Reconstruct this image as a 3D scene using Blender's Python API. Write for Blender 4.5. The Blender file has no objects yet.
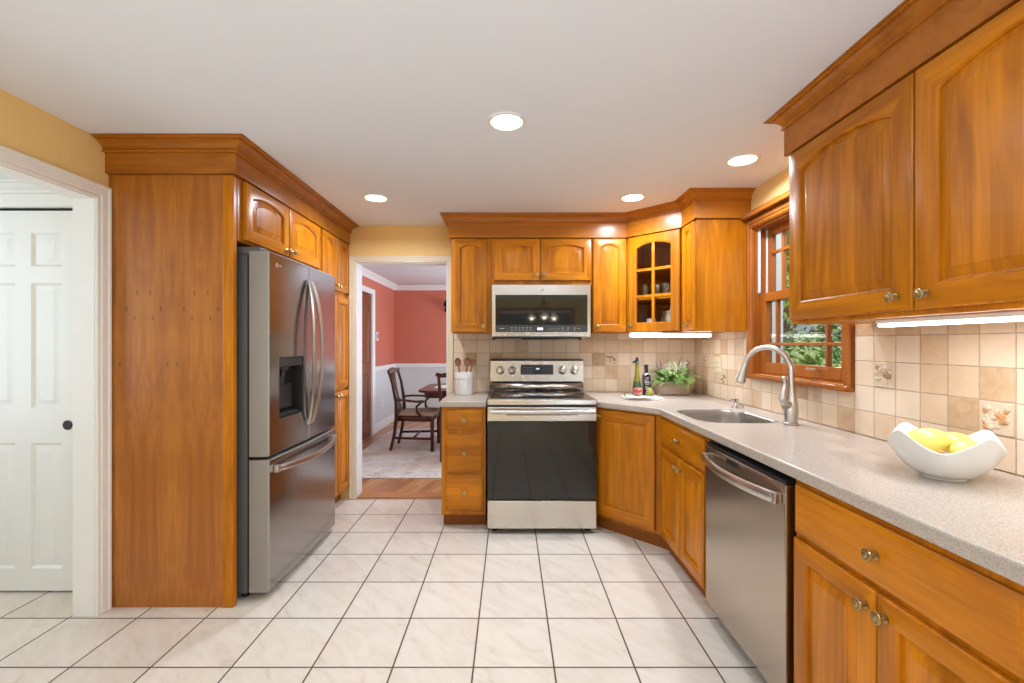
import bpy, bmesh, math, random
from mathutils import Vector, Matrix
R = math.radians
S = bpy.context.scene
COL = S.collection
random.seed(7)

# ------------------------------------------------------------------ camera, world, big lights, exposure
cam_d = bpy.data.cameras.new('camera'); cam = bpy.data.objects.new('camera', cam_d); COL.objects.link(cam)
cam.location = (0, 0, 1.33); cam.rotation_euler = (R(90), 0, 0)
cam_d.sensor_width = 36; cam_d.lens = 450 / 1024 * 36
cam_d.shift_x = 2.5 / 1024; cam_d.shift_y = 2.5 / 1024
cam_d.clip_start = 0.02
S.camera = cam

W = bpy.data.worlds.new('world'); S.world = W; W.use_nodes = True
wn = W.node_tree.nodes; wl = W.node_tree.links
sky = wn.new('ShaderNodeTexSky'); sky.sky_type = 'NISHITA'; sky.sun_disc = False
sky.sun_elevation = R(40); sky.sun_rotation = R(200); sky.air_density = 1.0; sky.dust_density = 3.0
wn['Background'].inputs['Strength'].default_value = 0.35
wl.new(sky.outputs[0], wn['Background'].inputs['Color'])

def lamp(name, kind, loc, rot, power, color=(1, 1, 1), **kw):
    d = bpy.data.lights.new(name, kind); d.energy = power; d.color = color
    for k, v in kw.items(): setattr(d, k, v)
    o = bpy.data.objects.new(name, d); COL.objects.link(o); o.location = loc; o.rotation_euler = rot
    return o
lamp('sun', 'SUN', (4, 2, 8), (R(-38), R(22), 0), 3.2, (1, .95, .86), angle=R(3))
FILL_COOL = (.52, .76, 1.0); WARM = (.80, .90, 1.0)
# added fill lamps behind the camera and in the hall; dining room window daylight
lamp('added_side_fill', 'AREA', (-1.99, -1.4, 1.1), (0, R(-130), 0), 100, FILL_COOL, shape='RECTANGLE', size=1.9, size_y=2.2)  # added lamp without a window, tilted up to brighten and cool the ceiling
lamp('added_right_fill', 'AREA', (1.57, -1.2, 1.1), (0, R(128), 0), 100, FILL_COOL, shape='RECTANGLE', size=1.9, size_y=1.5)  # added lamp on the solid wall opposite, evens out ceiling and left side
lamp('daylight_dining_window', 'AREA', (1.50, 5.9, 1.5), (0, R(103), 0), 165, (.74, .87, 1), shape='RECTANGLE', size=1.4, size_y=2.4)
lamp('added_hall_fill', 'AREA', (-3.45, 1.3, 1.5), (0, R(-90), 0), 21, (.68, .85, 1), shape='RECTANGLE', size=1.4, size_y=1.4)  # added lamp that brightens the hall and its floor
VS = S.view_settings
VS.view_transform = 'Standard'; VS.look = 'None'; VS.gamma = 1; VS.use_curve_mapping = False
VS.exposure = -0.10
S.cycles.max_bounces = 10; S.cycles.diffuse_bounces = 6; S.cycles.glossy_bounces = 5
S.cycles.transmission_bounces = 8; S.cycles.transparent_max_bounces = 16
S.cycles.caustics_reflective = False; S.cycles.caustics_refractive = False
S.cycles.sample_clamp_indirect = 6.0

# ------------------------------------------------------------------ material helpers
class NT:
    def __init__(s, name):
        s.m = bpy.data.materials.new(name); s.m.use_nodes = True
        s.t = s.m.node_tree; s.n = s.t.nodes; s.l = s.t.links
        s.b = s.n['Principled BSDF']
    def put(s, sock, v):
        if isinstance(v, bpy.types.NodeSocket): s.l.new(v, sock)
        elif isinstance(v, (tuple, list)) and len(v) == 3 and sock.type == 'RGBA': sock.default_value = (*v, 1)
        else: sock.default_value = v
    def set(s, **kw):
        for k, v in kw.items(): s.put(s.b.inputs[k.replace('_', ' ')], v)
        return s
    def math(s, op, a, b=0.0, c=None, clamp=False):
        n = s.n.new('ShaderNodeMath'); n.operation = op; n.use_clamp = clamp
        s.put(n.inputs[0], a); s.put(n.inputs[1], b)
        if c is not None: s.put(n.inputs[2], c)
        return n.outputs[0]
    def vmath(s, op, a, b=(0, 0, 0)):
        n = s.n.new('ShaderNodeVectorMath'); n.operation = op
        s.put(n.inputs[0], a); s.put(n.inputs[1], b); return n.outputs[0]
    def obj(s): return s.n.new('ShaderNodeTexCoord').outputs['Object']
    def rnd(s): return s.n.new('ShaderNodeObjectInfo').outputs['Random']
    def sep(s, v):
        n = s.n.new('ShaderNodeSeparateXYZ'); s.l.new(v, n.inputs[0]); return n.outputs
    def comb(s, x, y, z):
        n = s.n.new('ShaderNodeCombineXYZ')
        for i, v in enumerate((x, y, z)): s.put(n.inputs[i], v)
        return n.outputs[0]
    def noise(s, v, scale=5, detail=3, rough=.5, dist=0, color=False):
        n = s.n.new('ShaderNodeTexNoise'); s.l.new(v, n.inputs['Vector'])
        n.inputs['Scale'].default_value = scale; n.inputs['Detail'].default_value = detail
        n.inputs['Roughness'].default_value = rough; n.inputs['Distortion'].default_value = dist
        return n.outputs['Color' if color else 'Fac']
    def white(s, v):
        n = s.n.new('ShaderNodeTexWhiteNoise'); n.noise_dimensions = '3D'; s.l.new(v, n.inputs['Vector']); return n.outputs
    def vor(s, v, scale=5, feature='F1', dims='3D'):
        n = s.n.new('ShaderNodeTexVoronoi'); n.feature = feature; n.voronoi_dimensions = dims; s.l.new(v, n.inputs['Vector'])
        n.inputs['Scale'].default_value = scale; return n.outputs
    def ramp(s, f, stops):
        n = s.n.new('ShaderNodeValToRGB'); s.put(n.inputs[0], f)
        e = n.color_ramp.elements
        while len(e) < len(stops): e.new(.5)
        for q, (p, c) in zip(e, stops): q.position = p; q.color = (*c, 1) if len(c) == 3 else c
        return n.outputs[0]
    def mix(s, f, a, b, mode='MIX'):
        n = s.n.new('ShaderNodeMix'); n.data_type = 'RGBA'; n.blend_type = mode
        s.put(n.inputs[0], f); s.put(n.inputs[6], a); s.put(n.inputs[7], b); return n.outputs[2]
    def bump(s, h, strength=.2, dist=.01):
        n = s.n.new('ShaderNodeBump'); s.l.new(h, n.inputs['Height'])
        n.inputs['Strength'].default_value = strength; n.inputs['Distance'].default_value = dist
        s.l.new(n.outputs[0], s.b.inputs['Normal'])

def plain(name, col, rough=.5, metal=0, coat=0, var=.04, **kw):
    k = NT(name)
    v = k.noise(k.obj(), 9, 3)
    c = k.mix(v, tuple(x * (1 - var) for x in col), tuple(min(1, x * (1 + var)) for x in col))
    k.set(Base_Color=c, Roughness=rough, Metallic=metal, Coat_Weight=coat, **kw)
    return k.m

def wood(name, dark, light, axis=2, rough=.34, coat=.06, figure=1.0, board=.075):
    k = NT(name)
    p = k.obj()
    off = k.math('MULTIPLY', k.rnd(), 17.3)
    p = k.vmath('ADD', p, k.comb(off, off, off))
    x, y, z = k.sep(p)
    ax = [x, y, z]
    def stretch(across, along): return k.comb(*[k.math('MULTIPLY', ax[i], along if i == axis else across) for i in range(3)])
    broad = k.noise(stretch(6, .9), 1.6, 3, .55, 1.2)
    fine = k.noise(stretch(95, 3.0), 1.0, 4, .62, .3)
    cross = [0, 1, 2]; cross.remove(axis)
    lane_c = cross[0] if axis == 2 else 2
    lane = k.white(k.comb(k.math('FLOOR', k.math('MULTIPLY', ax[lane_c], 1 / board)), 0.0, off))[0]
    f = k.math('ADD', k.math('MULTIPLY', broad, .85 * figure), k.math('MULTIPLY', fine, .42))
    f = k.math('ADD', f, k.math('MULTIPLY', lane, .20))
    c = k.ramp(f, [(.40, dark), (.72, tuple((a + b) / 2 for a, b in zip(dark, light))), (1.0, light)])
    tint = k.math('ADD', .92, k.math('MULTIPLY', k.rnd(), .14))
    c = k.mix(1.0, c, k.comb(tint, tint, tint), 'MULTIPLY')
    k.set(Base_Color=c, Roughness=rough, Coat_Weight=coat, Coat_Roughness=.18)
    k.b.inputs['Specular IOR Level'].default_value = .27
    k.bump(fine, .06, .002)
    return k.m

M = {}
CH_D, CH_L = (.26, .068, .0015), (.68, .232, .0050)
M['wood_v'] = wood('honey_cherry_upright_grain', CH_D, CH_L, 2)
M['wood_h'] = wood('honey_cherry_level_grain', CH_D, CH_L, 0)
M['wood_y'] = wood('honey_cherry_depth_grain', CH_D, CH_L, 1)
M['panel'] = wood('veneer_panel_wood', (.25, .078, .014), (.48, .18, .034), 2, .34, .2, 1.15, .155)
M['panel'] = None
M['crown'] = wood('cherry_moulding_wood', (.28, .078, .0050), (.52, .175, .011), 0, .33, .25)
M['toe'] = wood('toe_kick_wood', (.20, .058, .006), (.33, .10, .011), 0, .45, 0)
M['window_wood'] = wood('reddish_window_wood', (.23, .058, .007), (.43, .132, .017), 2, .34, .2)
M['window_wood_h'] = wood('reddish_window_wood_level', (.23, .058, .007), (.43, .132, .017), 1, .34, .2)
M['mahogany'] = wood('dark_mahogany', (.030, .008, .006), (.085, .022, .014), 2, .3, .35)
M['brown_door'] = wood('brown_door_wood', (.15, .046, .018), (.27, .088, .036), 2, .4, .1)
M['spoon'] = wood('spoon_wood', (.16, .06, .03), (.34, .15, .075), 2, .5, 0)
def veneer():
    # book matched rotary veneer with small knots
    k = NT('book_matched_knotty_veneer'); x, y, z = k.sep(k.obj())
    u = k.math('ABSOLUTE', k.math('SUBTRACT', k.math('ABSOLUTE', k.math('SUBTRACT', x, .29)), .145))
    warp = k.noise(k.comb(k.math('MULTIPLY', u, 5), 0.0, k.math('MULTIPLY', z, 1.1)), 1.3, 3, .5, .6)
    lines = k.math('SINE', k.math('ADD', k.math('MULTIPLY', warp, 46), k.math('MULTIPLY', u, 30)))
    fine = k.noise(k.comb(k.math('MULTIPLY', u, 110), 0.0, k.math('MULTIPLY', z, 4)), 1, 3, .6)
    broad = k.noise(k.comb(k.math('MULTIPLY', u, 9), 3.0, k.math('MULTIPLY', z, .8)), 1.2, 3, .5, 1)
    f = k.math('ADD', k.math('MULTIPLY', broad, .75), k.math('ADD', k.math('MULTIPLY', fine, .25), k.math('MULTIPLY', lines, .045)))
    c = k.ramp(f, [(.30, (.29, .080, .007)), (.52, (.41, .130, .012)), (.78, (.56, .205, .020))])
    vo = k.vor(k.comb(k.math('MULTIPLY', u, 13), k.math('MULTIPLY', z, 5.2), 0.0), 1.0, dims='2D')
    kn = k.math('MULTIPLY', k.math('SUBTRACT', 1, k.math('MULTIPLY', vo[0], 10.0), clamp=True), k.math('GREATER_THAN', k.white(vo[2])[0], .70))
    c = k.mix(k.math('MULTIPLY', kn, .85), c, (.09, .03, .008))
    k.set(Base_Color=c, Roughness=.34, Coat_Weight=.2, Coat_Roughness=.18); k.bump(fine, .05, .002); return k.m
M['panel'] = veneer()
M['brass'] = plain('antique_brass', (.44, .32, .15), .30, 1)
M['steel'] = None

def steel(name, col, rough=.27, axis=0, brushed=.04):
    k = NT(name); p = k.obj(); x, y, z = k.sep(p); a = [x, y, z]
    q = k.comb(*[k.math('MULTIPLY', a[i], 1.2 if i == axis else 260) for i in range(3)])
    n = k.noise(q, 1, 2, .5)
    r = k.math('ADD', rough - .04, k.math('MULTIPLY', n, brushed))
    c = k.mix(n, tuple(v * .97 for v in col), col)
    k.set(Base_Color=c, Metallic=1.0, Roughness=r)
    return k.m
M['steel'] = steel('brushed_stainless', (.66, .62, .575), .27, 0)
M['steel_dw'] = steel('brushed_stainless_dishwasher', (.53, .455, .385), .30, 2, .015)  # warm tint: partly the steel's own, partly cabinet reflection put into the colour
M['steel_fridge'] = steel('smoky_stainless', (.40, .385, .375), .20, 2, .05)
M['steel_side'] = plain('fridge_side_grey', (.34, .33, .31), .40, .5)
M['case_grey'] = plain('fridge_case_grey', (.13, .13, .13), .5, .3)
M['nickel'] = plain('brushed_nickel', (.60, .56, .52), .30, 1)
M['chrome'] = plain('chrome', (.72, .72, .72), .10, 1)
M['black'] = plain('black_plastic', (.012, .012, .013), .35)
M['blackgap'] = plain('black_gap', (.006, .006, .006), .7)
M['ovenglass'] = plain('black_oven_glass', (.010, .009, .008), .045, 0, 0)
M['ovenglass'].node_tree.nodes['Principled BSDF'].inputs['Specular IOR Level'].default_value = .62
M['mwglass'] = plain('black_microwave_glass', (.014, .012, .009), .05, 0, .3)
M['darkgrey'] = plain('dark_grey_plastic', (.034, .032, .031), .4)
M['midgrey'] = plain('mid_grey_mark', (.36, .36, .36), .5)
M['paintwhite'] = plain('white_trim_paint', (.86, .82, .77), .38, var=.015)
M['creamtrim'] = plain('cream_trim_paint', (.76, .66, .50), .38, var=.015)
M['doorwhite'] = plain('white_door_paint', (.83, .815, .78), .36, var=.012)
M['ceil'] = None
M['ceramic'] = plain('white_ceramic', (.75, .73, .705), .16, 0, .4, .01)
M['linen'] = plain('white_linen', (.84, .83, .81), .8)
M['marble'] = plain('white_marble', (.80, .78, .75), .22, 0, .2, .05)
M['outlet'] = plain('ivory_outlet_plastic', (.74, .64, .44), .4)
M['seat'] = plain('taupe_seat_fabric', (.40, .30, .24), .85)
M['stone_pot'] = None
M['iron'] = plain('black_iron', (.016, .014, .013), .45, .6)
M['spray'] = plain('vinyl_white', (.75, .75, .74), .4)

def emit(name, col, strength):
    k = NT(name); k.set(Base_Color=(0.9, .9, .9), Emission_Color=col, Emission_Strength=strength); return k.m
M['lamp_on'] = emit('downlight_lens', (1, .96, .90), 9)
M['strip_on'] = emit('strip_lens', (1, .95, .86), 7)
M['bulb_on'] = emit('bulb_frosted', (1, .88, .68), 45)
M['lcd'] = emit('blue_lcd', (.10, .36, .80), .8)

def thin_glass(name, tint=(1, 1, 1), base=.035, rough=.02, power=5.0, gain=.25):
    k = NT(name)
    tr = k.n.new('ShaderNodeBsdfTransparent'); tr.inputs[0].default_value = (*tint, 1)
    gl = k.n.new('ShaderNodeBsdfGlossy'); gl.inputs['Roughness'].default_value = rough
    lw = k.n.new('ShaderNodeLayerWeight'); lw.inputs['Blend'].default_value = .5
    fac = k.math('ADD', base, k.math('MULTIPLY', gain, k.math('POWER', lw.outputs['Facing'], power)))
    mx = k.n.new('ShaderNodeMixShader'); k.l.new(fac, mx.inputs[0])
    k.l.new(tr.outputs[0], mx.inputs[1]); k.l.new(gl.outputs[0], mx.inputs[2])
    k.l.new(mx.outputs[0], k.n['Material Output'].inputs['Surface']); return k.m
M['pane'] = thin_glass('window_pane_glass')
M['cabglass'] = thin_glass('cabinet_pane_glass', (.97, .96, .94))
M['tumbler'] = thin_glass('clear_tumbler_glass', (.93, .95, .95), .10, .12, 1.6, .8)
M['shade'] = None
k = NT('alabaster_shade_glass'); k.set(Base_Color=(.9, .82, .66), Roughness=.35, Transmission_Weight=.55); M['shade'] = k.m
k = NT('olive_oil_glass'); k.set(Base_Color=(.19, .165, .012), Roughness=.06, Coat_Weight=.6); M['oil'] = k.m
k = NT('green_bottle_glass'); k.set(Base_Color=(.03, .085, .035), Roughness=.07, Coat_Weight=.6); M['greenglass'] = k.m
M['darkbottle'] = plain('near_black_bottle_glass', (.012, .009, .010), .08, 0, .6)

k = NT('grey_white_ceiling_paint'); p = k.obj()
n = k.noise(p, 2.2, 3); f = k.noise(p, 60, 2)
k.set(Base_Color=k.mix(n, (.785, .80, .835), (.815, .83, .865)), Roughness=.8); k.bump(f, .08, .003); M['ceil'] = k.m
M['hallwhite'] = plain('hall_white_paint', (.82, .80, .775), .6, var=.01)

def grasscloth(name, a, b):
    k = NT(name); x, y, z = k.sep(k.obj())
    n = k.noise(k.comb(k.math('MULTIPLY', x, 150), k.math('MULTIPLY', y, 150), k.math('MULTIPLY', z, 3)), 1, 3, .6)
    n2 = k.noise(k.obj(), 2, 2)
    k.set(Base_Color=k.mix(k.math('ADD', k.math('MULTIPLY', n, .7), k.math('MULTIPLY', n2, .3)), a, b), Roughness=.75)
    k.bump(n, .12, .002); return k.m
M['yellow'] = grasscloth('golden_grasscloth', (.82, .54, .19), (.92, .66, .29))
M['red'] = plain('dusty_red_paint', (.55, .165, .108), .65, var=.05)
M['grey_wain'] = plain('pale_grey_wainscot_paint', (.60, .615, .62), .5, var=.02)
M['dining_ceil'] = plain('dining_ceiling_paint', (.72, .73, .76), .8, var=.05)

# floor tile
def tilefloor():
    k = NT('cream_marbled_floor_tile'); x, y, z = k.sep(k.obj())
    P = .3318
    u = k.math('DIVIDE', k.math('SUBTRACT', x, -.1485), P); v = k.math('DIVIDE', k.math('SUBTRACT', y, 1.851), P)
    fu = k.math('FRACT', u); fv = k.math('FRACT', v)
    eu = k.math('MINIMUM', fu, k.math('SUBTRACT', 1, fu)); ev = k.math('MINIMUM', fv, k.math('SUBTRACT', 1, fv))
    e = k.math('MULTIPLY', k.math('MINIMUM', eu, ev), P)
    g = k.math('SUBTRACT', 1, k.math('MULTIPLY', k.math('SUBTRACT', e, .0026), 500, clamp=True), clamp=True)
    cell = k.comb(k.math('FLOOR', u), k.math('FLOOR', v), 0.0)
    wn_ = k.white(cell)
    off = k.vmath('MULTIPLY', wn_[1], (9, 9, 9))
    q = k.vmath('ADD', k.obj(), off)
    xs, ys, zs = k.sep(q)
    q2 = k.comb(k.math('ADD', k.math('MULTIPLY', xs, 3.2), k.math('MULTIPLY', ys, -3.0)), k.math('ADD', k.math('MULTIPLY', xs, 9), k.math('MULTIPLY', ys, 9)), zs)
    vein = k.noise(q2, 1.1, 5, .62, 1.0)
    base = k.ramp(vein, [(.26, (.66, .55, .45)), (.40, (.755, .665, .57)), (.60, (.80, .72, .63)), (1, (.83, .76, .68))])
    sh = k.math('ADD', .96, k.math('MULTIPLY', wn_[0], .06))
    base = k.mix(1.0, base, k.comb(sh, sh, sh), 'MULTIPLY')
    k.set(Base_Color=k.mix(g, base, (.105, .060, .042)), Roughness=k.math('ADD', .20, k.math('MULTIPLY', g, .6)))
    k.b.inputs['Specular IOR Level'].default_value = .4
    k.bump(k.math('SUBTRACT', 1, g), .4, .003)
    return k.m
M['tile'] = tilefloor()

def splash(name, axis, u0):
    k = NT(name); o = k.sep(k.obj()); P = .1100
    PV = .1113
    u = k.math('DIVIDE', k.math('SUBTRACT', o[axis], u0), P); v = k.math('DIVIDE', k.math('SUBTRACT', o[2], .92), PV)
    fu = k.math('FRACT', u); fv = k.math('FRACT', v)
    eu = k.math('MINIMUM', fu, k.math('SUBTRACT', 1, fu)); ev = k.math('MINIMUM', fv, k.math('SUBTRACT', 1, fv))
    wob = k.math('MULTIPLY', k.math('SUBTRACT', k.noise(k.obj(), 40, 2), .5), .0025)
    e = k.math('ADD', k.math('MULTIPLY', k.math('MINIMUM', eu, ev), P), wob)
    g = k.math('SUBTRACT', 1, k.math('MULTIPLY', k.math('SUBTRACT', e, .0012), 600, clamp=True), clamp=True)
    wn_ = k.white(k.comb(k.math('FLOOR', u), k.math('FLOOR', v), 3.0))
    q = k.vmath('ADD', k.obj(), k.vmath('MULTIPLY', wn_[1], (7, 7, 7)))
    n = k.noise(q, 22, 5, .65, .8)
    c = k.ramp(k.math('ADD', k.math('MULTIPLY', wn_[0], .75), k.math('MULTIPLY', n, .35)),
               [(.12, (.47, .275, .135)), (.35, (.67, .475, .305)), (.62, (.76, .585, .42)), (1, (.81, .665, .515))])
    k.set(Base_Color=k.mix(g, c, (.47, .335, .23)), Roughness=.5)
    h = k.math('ADD', k.math('MULTIPLY', k.math('SUBTRACT', 1, g), 1.0), k.math('MULTIPLY', n, .25))
    k.bump(h, .5, .003)
    return k.m
M['splash_x'] = splash('tumbled_stone_tile_back', 0, -.172)
M['splash_y'] = splash('tumbled_stone_tile_side', 1, 1.413)

k = NT('speckled_beige_worktop'); p = k.obj()
s1 = k.noise(p, 420, 2, .6); s2 = k.noise(p, 210, 2, .5); s3 = k.noise(p, 2.5, 2)
c = k.ramp(k.math('ADD', k.math('MULTIPLY', s1, .6), k.math('MULTIPLY', s2, .4)), [(.30, (.27, .205, .155)), (.46, (.43, .36, .30)), (.58, (.50, .43, .37)), (.74, (.60, .54, .48))])
k.set(Base_Color=c, Roughness=.26, Coat_Weight=.1); M['counter'] = k.m

k = NT('relief_shell_tile'); p = k.obj()
vo = k.vor(p, 46)[0]; n = k.noise(p, 30, 4)
c = k.ramp(k.math('ADD', vo, k.math('MULTIPLY', n, .5)), [(.25, (.50, .25, .10)), (.5, (.66, .50, .33)), (.8, (.74, .62, .47))])
k.set(Base_Color=c, Roughness=.45); M['relief'] = k.m
M['shell_a'] = plain('orange_shell_glaze', (.58, .27, .10), .4, var=.3); M['shell_c'] = plain('tan_shell_glaze', (.36, .20, .09), .4, var=.3)
M['shell_b'] = plain('sand_shell_glaze', (.64, .51, .37), .4, var=.3)
M['relief_base'] = plain('relief_tile_ground', (.66, .51, .36), .5, var=.1)

k = NT('terracotta_stone_planter'); p = k.obj(); n = k.noise(p, 60, 4, .7)
k.set(Base_Color=k.mix(n, (.33, .235, .17), (.52, .39, .30)), Roughness=.85); k.bump(n, .3, .002); M['stone_pot'] = k.m
def leafmat(name, a, b, rough=.5):
    k = NT(name); n = k.noise(k.obj(), 25, 2); k.set(Base_Color=k.mix(n, a, b), Roughness=rough); return k.m
M['fern'] = leafmat('fern_green', (.10, .21, .04), (.34, .48, .13))
M['fern_pale'] = leafmat('pale_sprig_green', (.42, .47, .26), (.62, .63, .42))
M['lavender'] = leafmat('dusty_purple_spike', (.13, .095, .11), (.25, .18, .20))
M['shrub'] = leafmat('shrub_green', (.10, .20, .045), (.34, .46, .14))
M['shrub2'] = leafmat('shrub_dark_green', (.045, .10, .03), (.16, .26, .08))
M['bark'] = plain('tree_bark', (.10, .075, .055), .9, var=.3)
M['lawn'] = leafmat('lawn_green', (.10, .17, .05), (.20, .28, .09), .9)
M['siding'] = plain('pale_blue_siding', (.55, .63, .72), .6)
M['apple'] = None
k = NT('apple_skin'); p = k.obj(); n = k.noise(p, 18, 3); k.set(Base_Color=k.ramp(n, [(.35, (.40, .045, .05)), (.55, (.50, .13, .10)), (.70, (.60, .36, .20))]), Roughness=.3, Coat_Weight=.3); M['apple'] = k.m
M['pear'] = plain('pear_skin', (.27, .23, .045), .4, var=.25)
M['lemon'] = plain('lemon_skin', (.80, .62, .14), .38, 0, .2, .06)
def woodfloor():
    k = NT('oak_strip_floor'); x, y, z = k.sep(k.obj())
    # strips run diagonally away towards the far right in the dining room
    u = k.math('ADD', k.math('MULTIPLY', x, .966), k.math('MULTIPLY', y, -.26)); v = k.math('ADD', k.math('MULTIPLY', x, .26), k.math('MULTIPLY', y, .966))
    lane = k.math('FLOOR', k.math('DIVIDE', u, .062))
    w = k.white(k.comb(lane, k.math('FLOOR', k.math('ADD', k.math('DIVIDE', v, .8), k.math('MULTIPLY', lane, .37))), 0.0))
    n = k.noise(k.comb(k.math('MULTIPLY', u, 60), k.math('MULTIPLY', v, 3), lane), 1, 3)
    f = k.math('ADD', k.math('MULTIPLY', w[0], .65), k.math('MULTIPLY', n, .4))
    c = k.ramp(f, [(.1, (.24, .09, .035)), (.5, (.45, .20, .085)), (1, (.66, .36, .18))])
    fr = k.math('FRACT', k.math('DIVIDE', u, .062)); g = k.math('LESS_THAN', fr, .03)
    k.set(Base_Color=k.mix(g, c, (.08, .03, .015)), Roughness=.3); return k.m
M['oak'] = woodfloor()
k = NT('faded_oriental_rug'); p = k.obj(); x, y, z = k.sep(p)
v1 = k.vor(p, 5.5)[0]; n1 = k.noise(p, 9, 5, .7, 1.5); n2 = k.noise(p, 90, 2); n3 = k.noise(p, 1.6, 2)
st = k.noise(k.comb(k.math('MULTIPLY', x, 70), k.math('MULTIPLY', y, 4), 0.0), 1, 2)
f = k.math('ADD', k.math('MULTIPLY', n1, .7), k.math('ADD', k.math('MULTIPLY', v1, .25), k.math('MULTIPLY', st, .15)))
c = k.ramp(f, [(.30, (.26, .23, .27)), (.42, (.52, .50, .52)), (.55, (.70, .68, .67)), (.75, (.76, .75, .74))])
c = k.mix(k.math('MULTIPLY', k.ramp(n3, [(.45, (0, 0, 0)), (.62, (1, 1, 1))]), .45), c, (.46, .29, .19))
k.set(Base_Color=c, Roughness=.95); k.bump(n2, .3, .004); M['rug'] = k.m

# ------------------------------------------------------------------ mesh builder
class MB:
    def __init__(s): s.v = []; s.f = []; s.mi = []; s.fl = []
    def add(s, vs, fs, mi=0, flat=None):
        o = len(s.v); s.v += [tuple(v) for v in vs]
        for k_, f in enumerate(fs): s.f.append(tuple(o + i for i in f)); s.mi.append(mi); s.fl.append(bool(flat and flat[k_]))
        return s
    def box(s, x0, x1, y0, y1, z0, z1, b=0.0, mi=0):
        if b <= 0:
            return s.add([(x, y, z) for z in (z0, z1) for y in (y0, y1) for x in (x0, x1)],
                         [(0, 2, 3, 1), (4, 5, 7, 6), (0, 1, 5, 4), (2, 6, 7, 3), (0, 4, 6, 2), (1, 3, 7, 5)], mi)
        b = min(b, (x1 - x0) * .45, (y1 - y0) * .45, (z1 - z0) * .45)
        bm = bmesh.new(); bmesh.ops.create_cube(bm, size=1)
        for v in bm.verts: v.co = ((x0 + x1) / 2 + v.co.x * (x1 - x0), (y0 + y1) / 2 + v.co.y * (y1 - y0), (z0 + z1) / 2 + v.co.z * (z1 - z0))
        bmesh.ops.bevel(bm, geom=bm.edges[:], offset=b, segments=2, affect='EDGES', profile=.5)
        return s.bm(bm, mi)
    def bm(s, bm, mi=0):
        bm.verts.index_update(); bm.normal_update(); s.add([v.co[:] for v in bm.verts], [[v.index for v in f.verts] for f in bm.faces], mi, [max(abs(c) for c in f.normal) > .9995 for f in bm.faces]); bm.free(); return s
    def rings(s, rs, cap0=True, cap1=True, mi=0, closed=True, mis=None):
        o = len(s.v); n = len(rs[0])
        for r in rs: s.v += [tuple(p) for p in r]
        for i in range(len(rs) - 1):
            for j in range(n if closed else n - 1):
                a = o + i * n + j; b = o + i * n + (j + 1) % n
                s.f.append((a, b, b + n, a + n)); s.mi.append(mis(i, j) if mis else mi); s.fl.append(False)
        if cap0: s.f.append(tuple(o + j for j in range(n - 1, -1, -1))); s.mi.append(mi); s.fl.append(True)
        if cap1: s.f.append(tuple(o + (len(rs) - 1) * n + j for j in range(n))); s.mi.append(mi); s.fl.append(True)
        return s
    def lathe(s, prof, c=(0, 0, 0), axis='z', n=24, mi=0, cap0=True, cap1=True):
        rs = []
        for r, h in prof:
            ring = []
            for i in range(n):
                a = 2 * math.pi * i / n; u, w = r * math.cos(a), r * math.sin(a)
                if axis == 'z': q = (u, w, h)
                elif axis == '-y': q = (u, -h, w)
                elif axis == 'x': q = (h, u, w)
                else: q = (-h, -u, w)
                ring.append((c[0] + q[0], c[1] + q[1], c[2] + q[2]))
            rs.append(ring)
        return s.rings(rs, cap0, cap1, mi)
    def tube(s, pts, rad, n=10, mi=0, flat=None, cap=True):
        """a swept bar through pts; rad is one radius, a list, or (w, d) with flat = the up vector"""
        pts = [Vector(p) for p in pts]; rs = []
        up = Vector(flat) if flat else None; prev = None
        for i, p in enumerate(pts):
            t = (pts[min(i + 1, len(pts) - 1)] - pts[max(i - 1, 0)]).normalized()
            if up is None:
                if prev is None:
                    ref = Vector((0, 0, 1)) if abs(t.z) < .9 else Vector((1, 0, 0))
                    a = t.cross(ref).normalized()
                else: a = (prev - t * prev.dot(t)).normalized()
                prev = a
            else: a = t.cross(up).normalized()
            b = a.cross(t).normalized()
            q = rad[i] if isinstance(rad, list) else rad
            w, d = q if isinstance(q, tuple) else (q, q)
            if up is None or n > 4:
                rs.append([p + a * (w * math.cos(2 * math.pi * j / n)) + b * (d * math.sin(2 * math.pi * j / n)) for j in range(n)])
            else:
                rs.append([p + a * (w * sx) + b * (d * sy) for sx, sy in ((-1, -1), (1, -1), (1, 1), (-1, 1))])
        return s.rings(rs, cap, cap, mi)
    def prism(s, poly, z0, z1, mi=0):
        return s.rings([[(x, y, z0) for x, y in poly], [(x, y, z1) for x, y in poly]], True, True, mi)
    def ball(s, c, r, n=16, m=10, sc=(1, 1, 1), mi=0, fn=None):
        prof = []
        for i in range(m + 1):
            a = math.pi * i / m; prof.append((max(r * math.sin(a), r * .002), -r * math.cos(a)))
        rs = []
        for q, h in prof:
            ring = []
            for j in range(n):
                a = 2 * math.pi * j / n; v = Vector((q * math.cos(a) * sc[0], q * math.sin(a) * sc[1], h * sc[2]))
                if fn: v = fn(v)
                ring.append(tuple(Vector(c) + v))
            rs.append(ring)
        return s.rings(rs, True, True, mi)
    def xform(s, mat):
        s.v = [tuple(mat @ Vector(v)) for v in s.v]; return s
    def build(s, name, mats, parent=None, loc=(0, 0, 0), rot=(0, 0, 0), sharp=32, smooth=True):
        me = bpy.data.meshes.new(name); me.from_pydata(s.v, [], s.f)
        if not isinstance(mats, (list, tuple)): mats = [mats]
        for m in mats: me.materials.append(m)
        me.polygons.foreach_set('material_index', s.mi)
        bm = bmesh.new(); bm.from_mesh(me)
        bmesh.ops.recalc_face_normals(bm, faces=bm.faces[:]); bm.to_mesh(me); bm.free()
        me.polygons.foreach_set('use_smooth', [smooth and not q for q in s.fl])
        if smooth:
            me.set_sharp_from_angle(angle=R(sharp)); me.polygons.foreach_set('use_smooth', [not q for q in s.fl])
        me.update()
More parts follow.
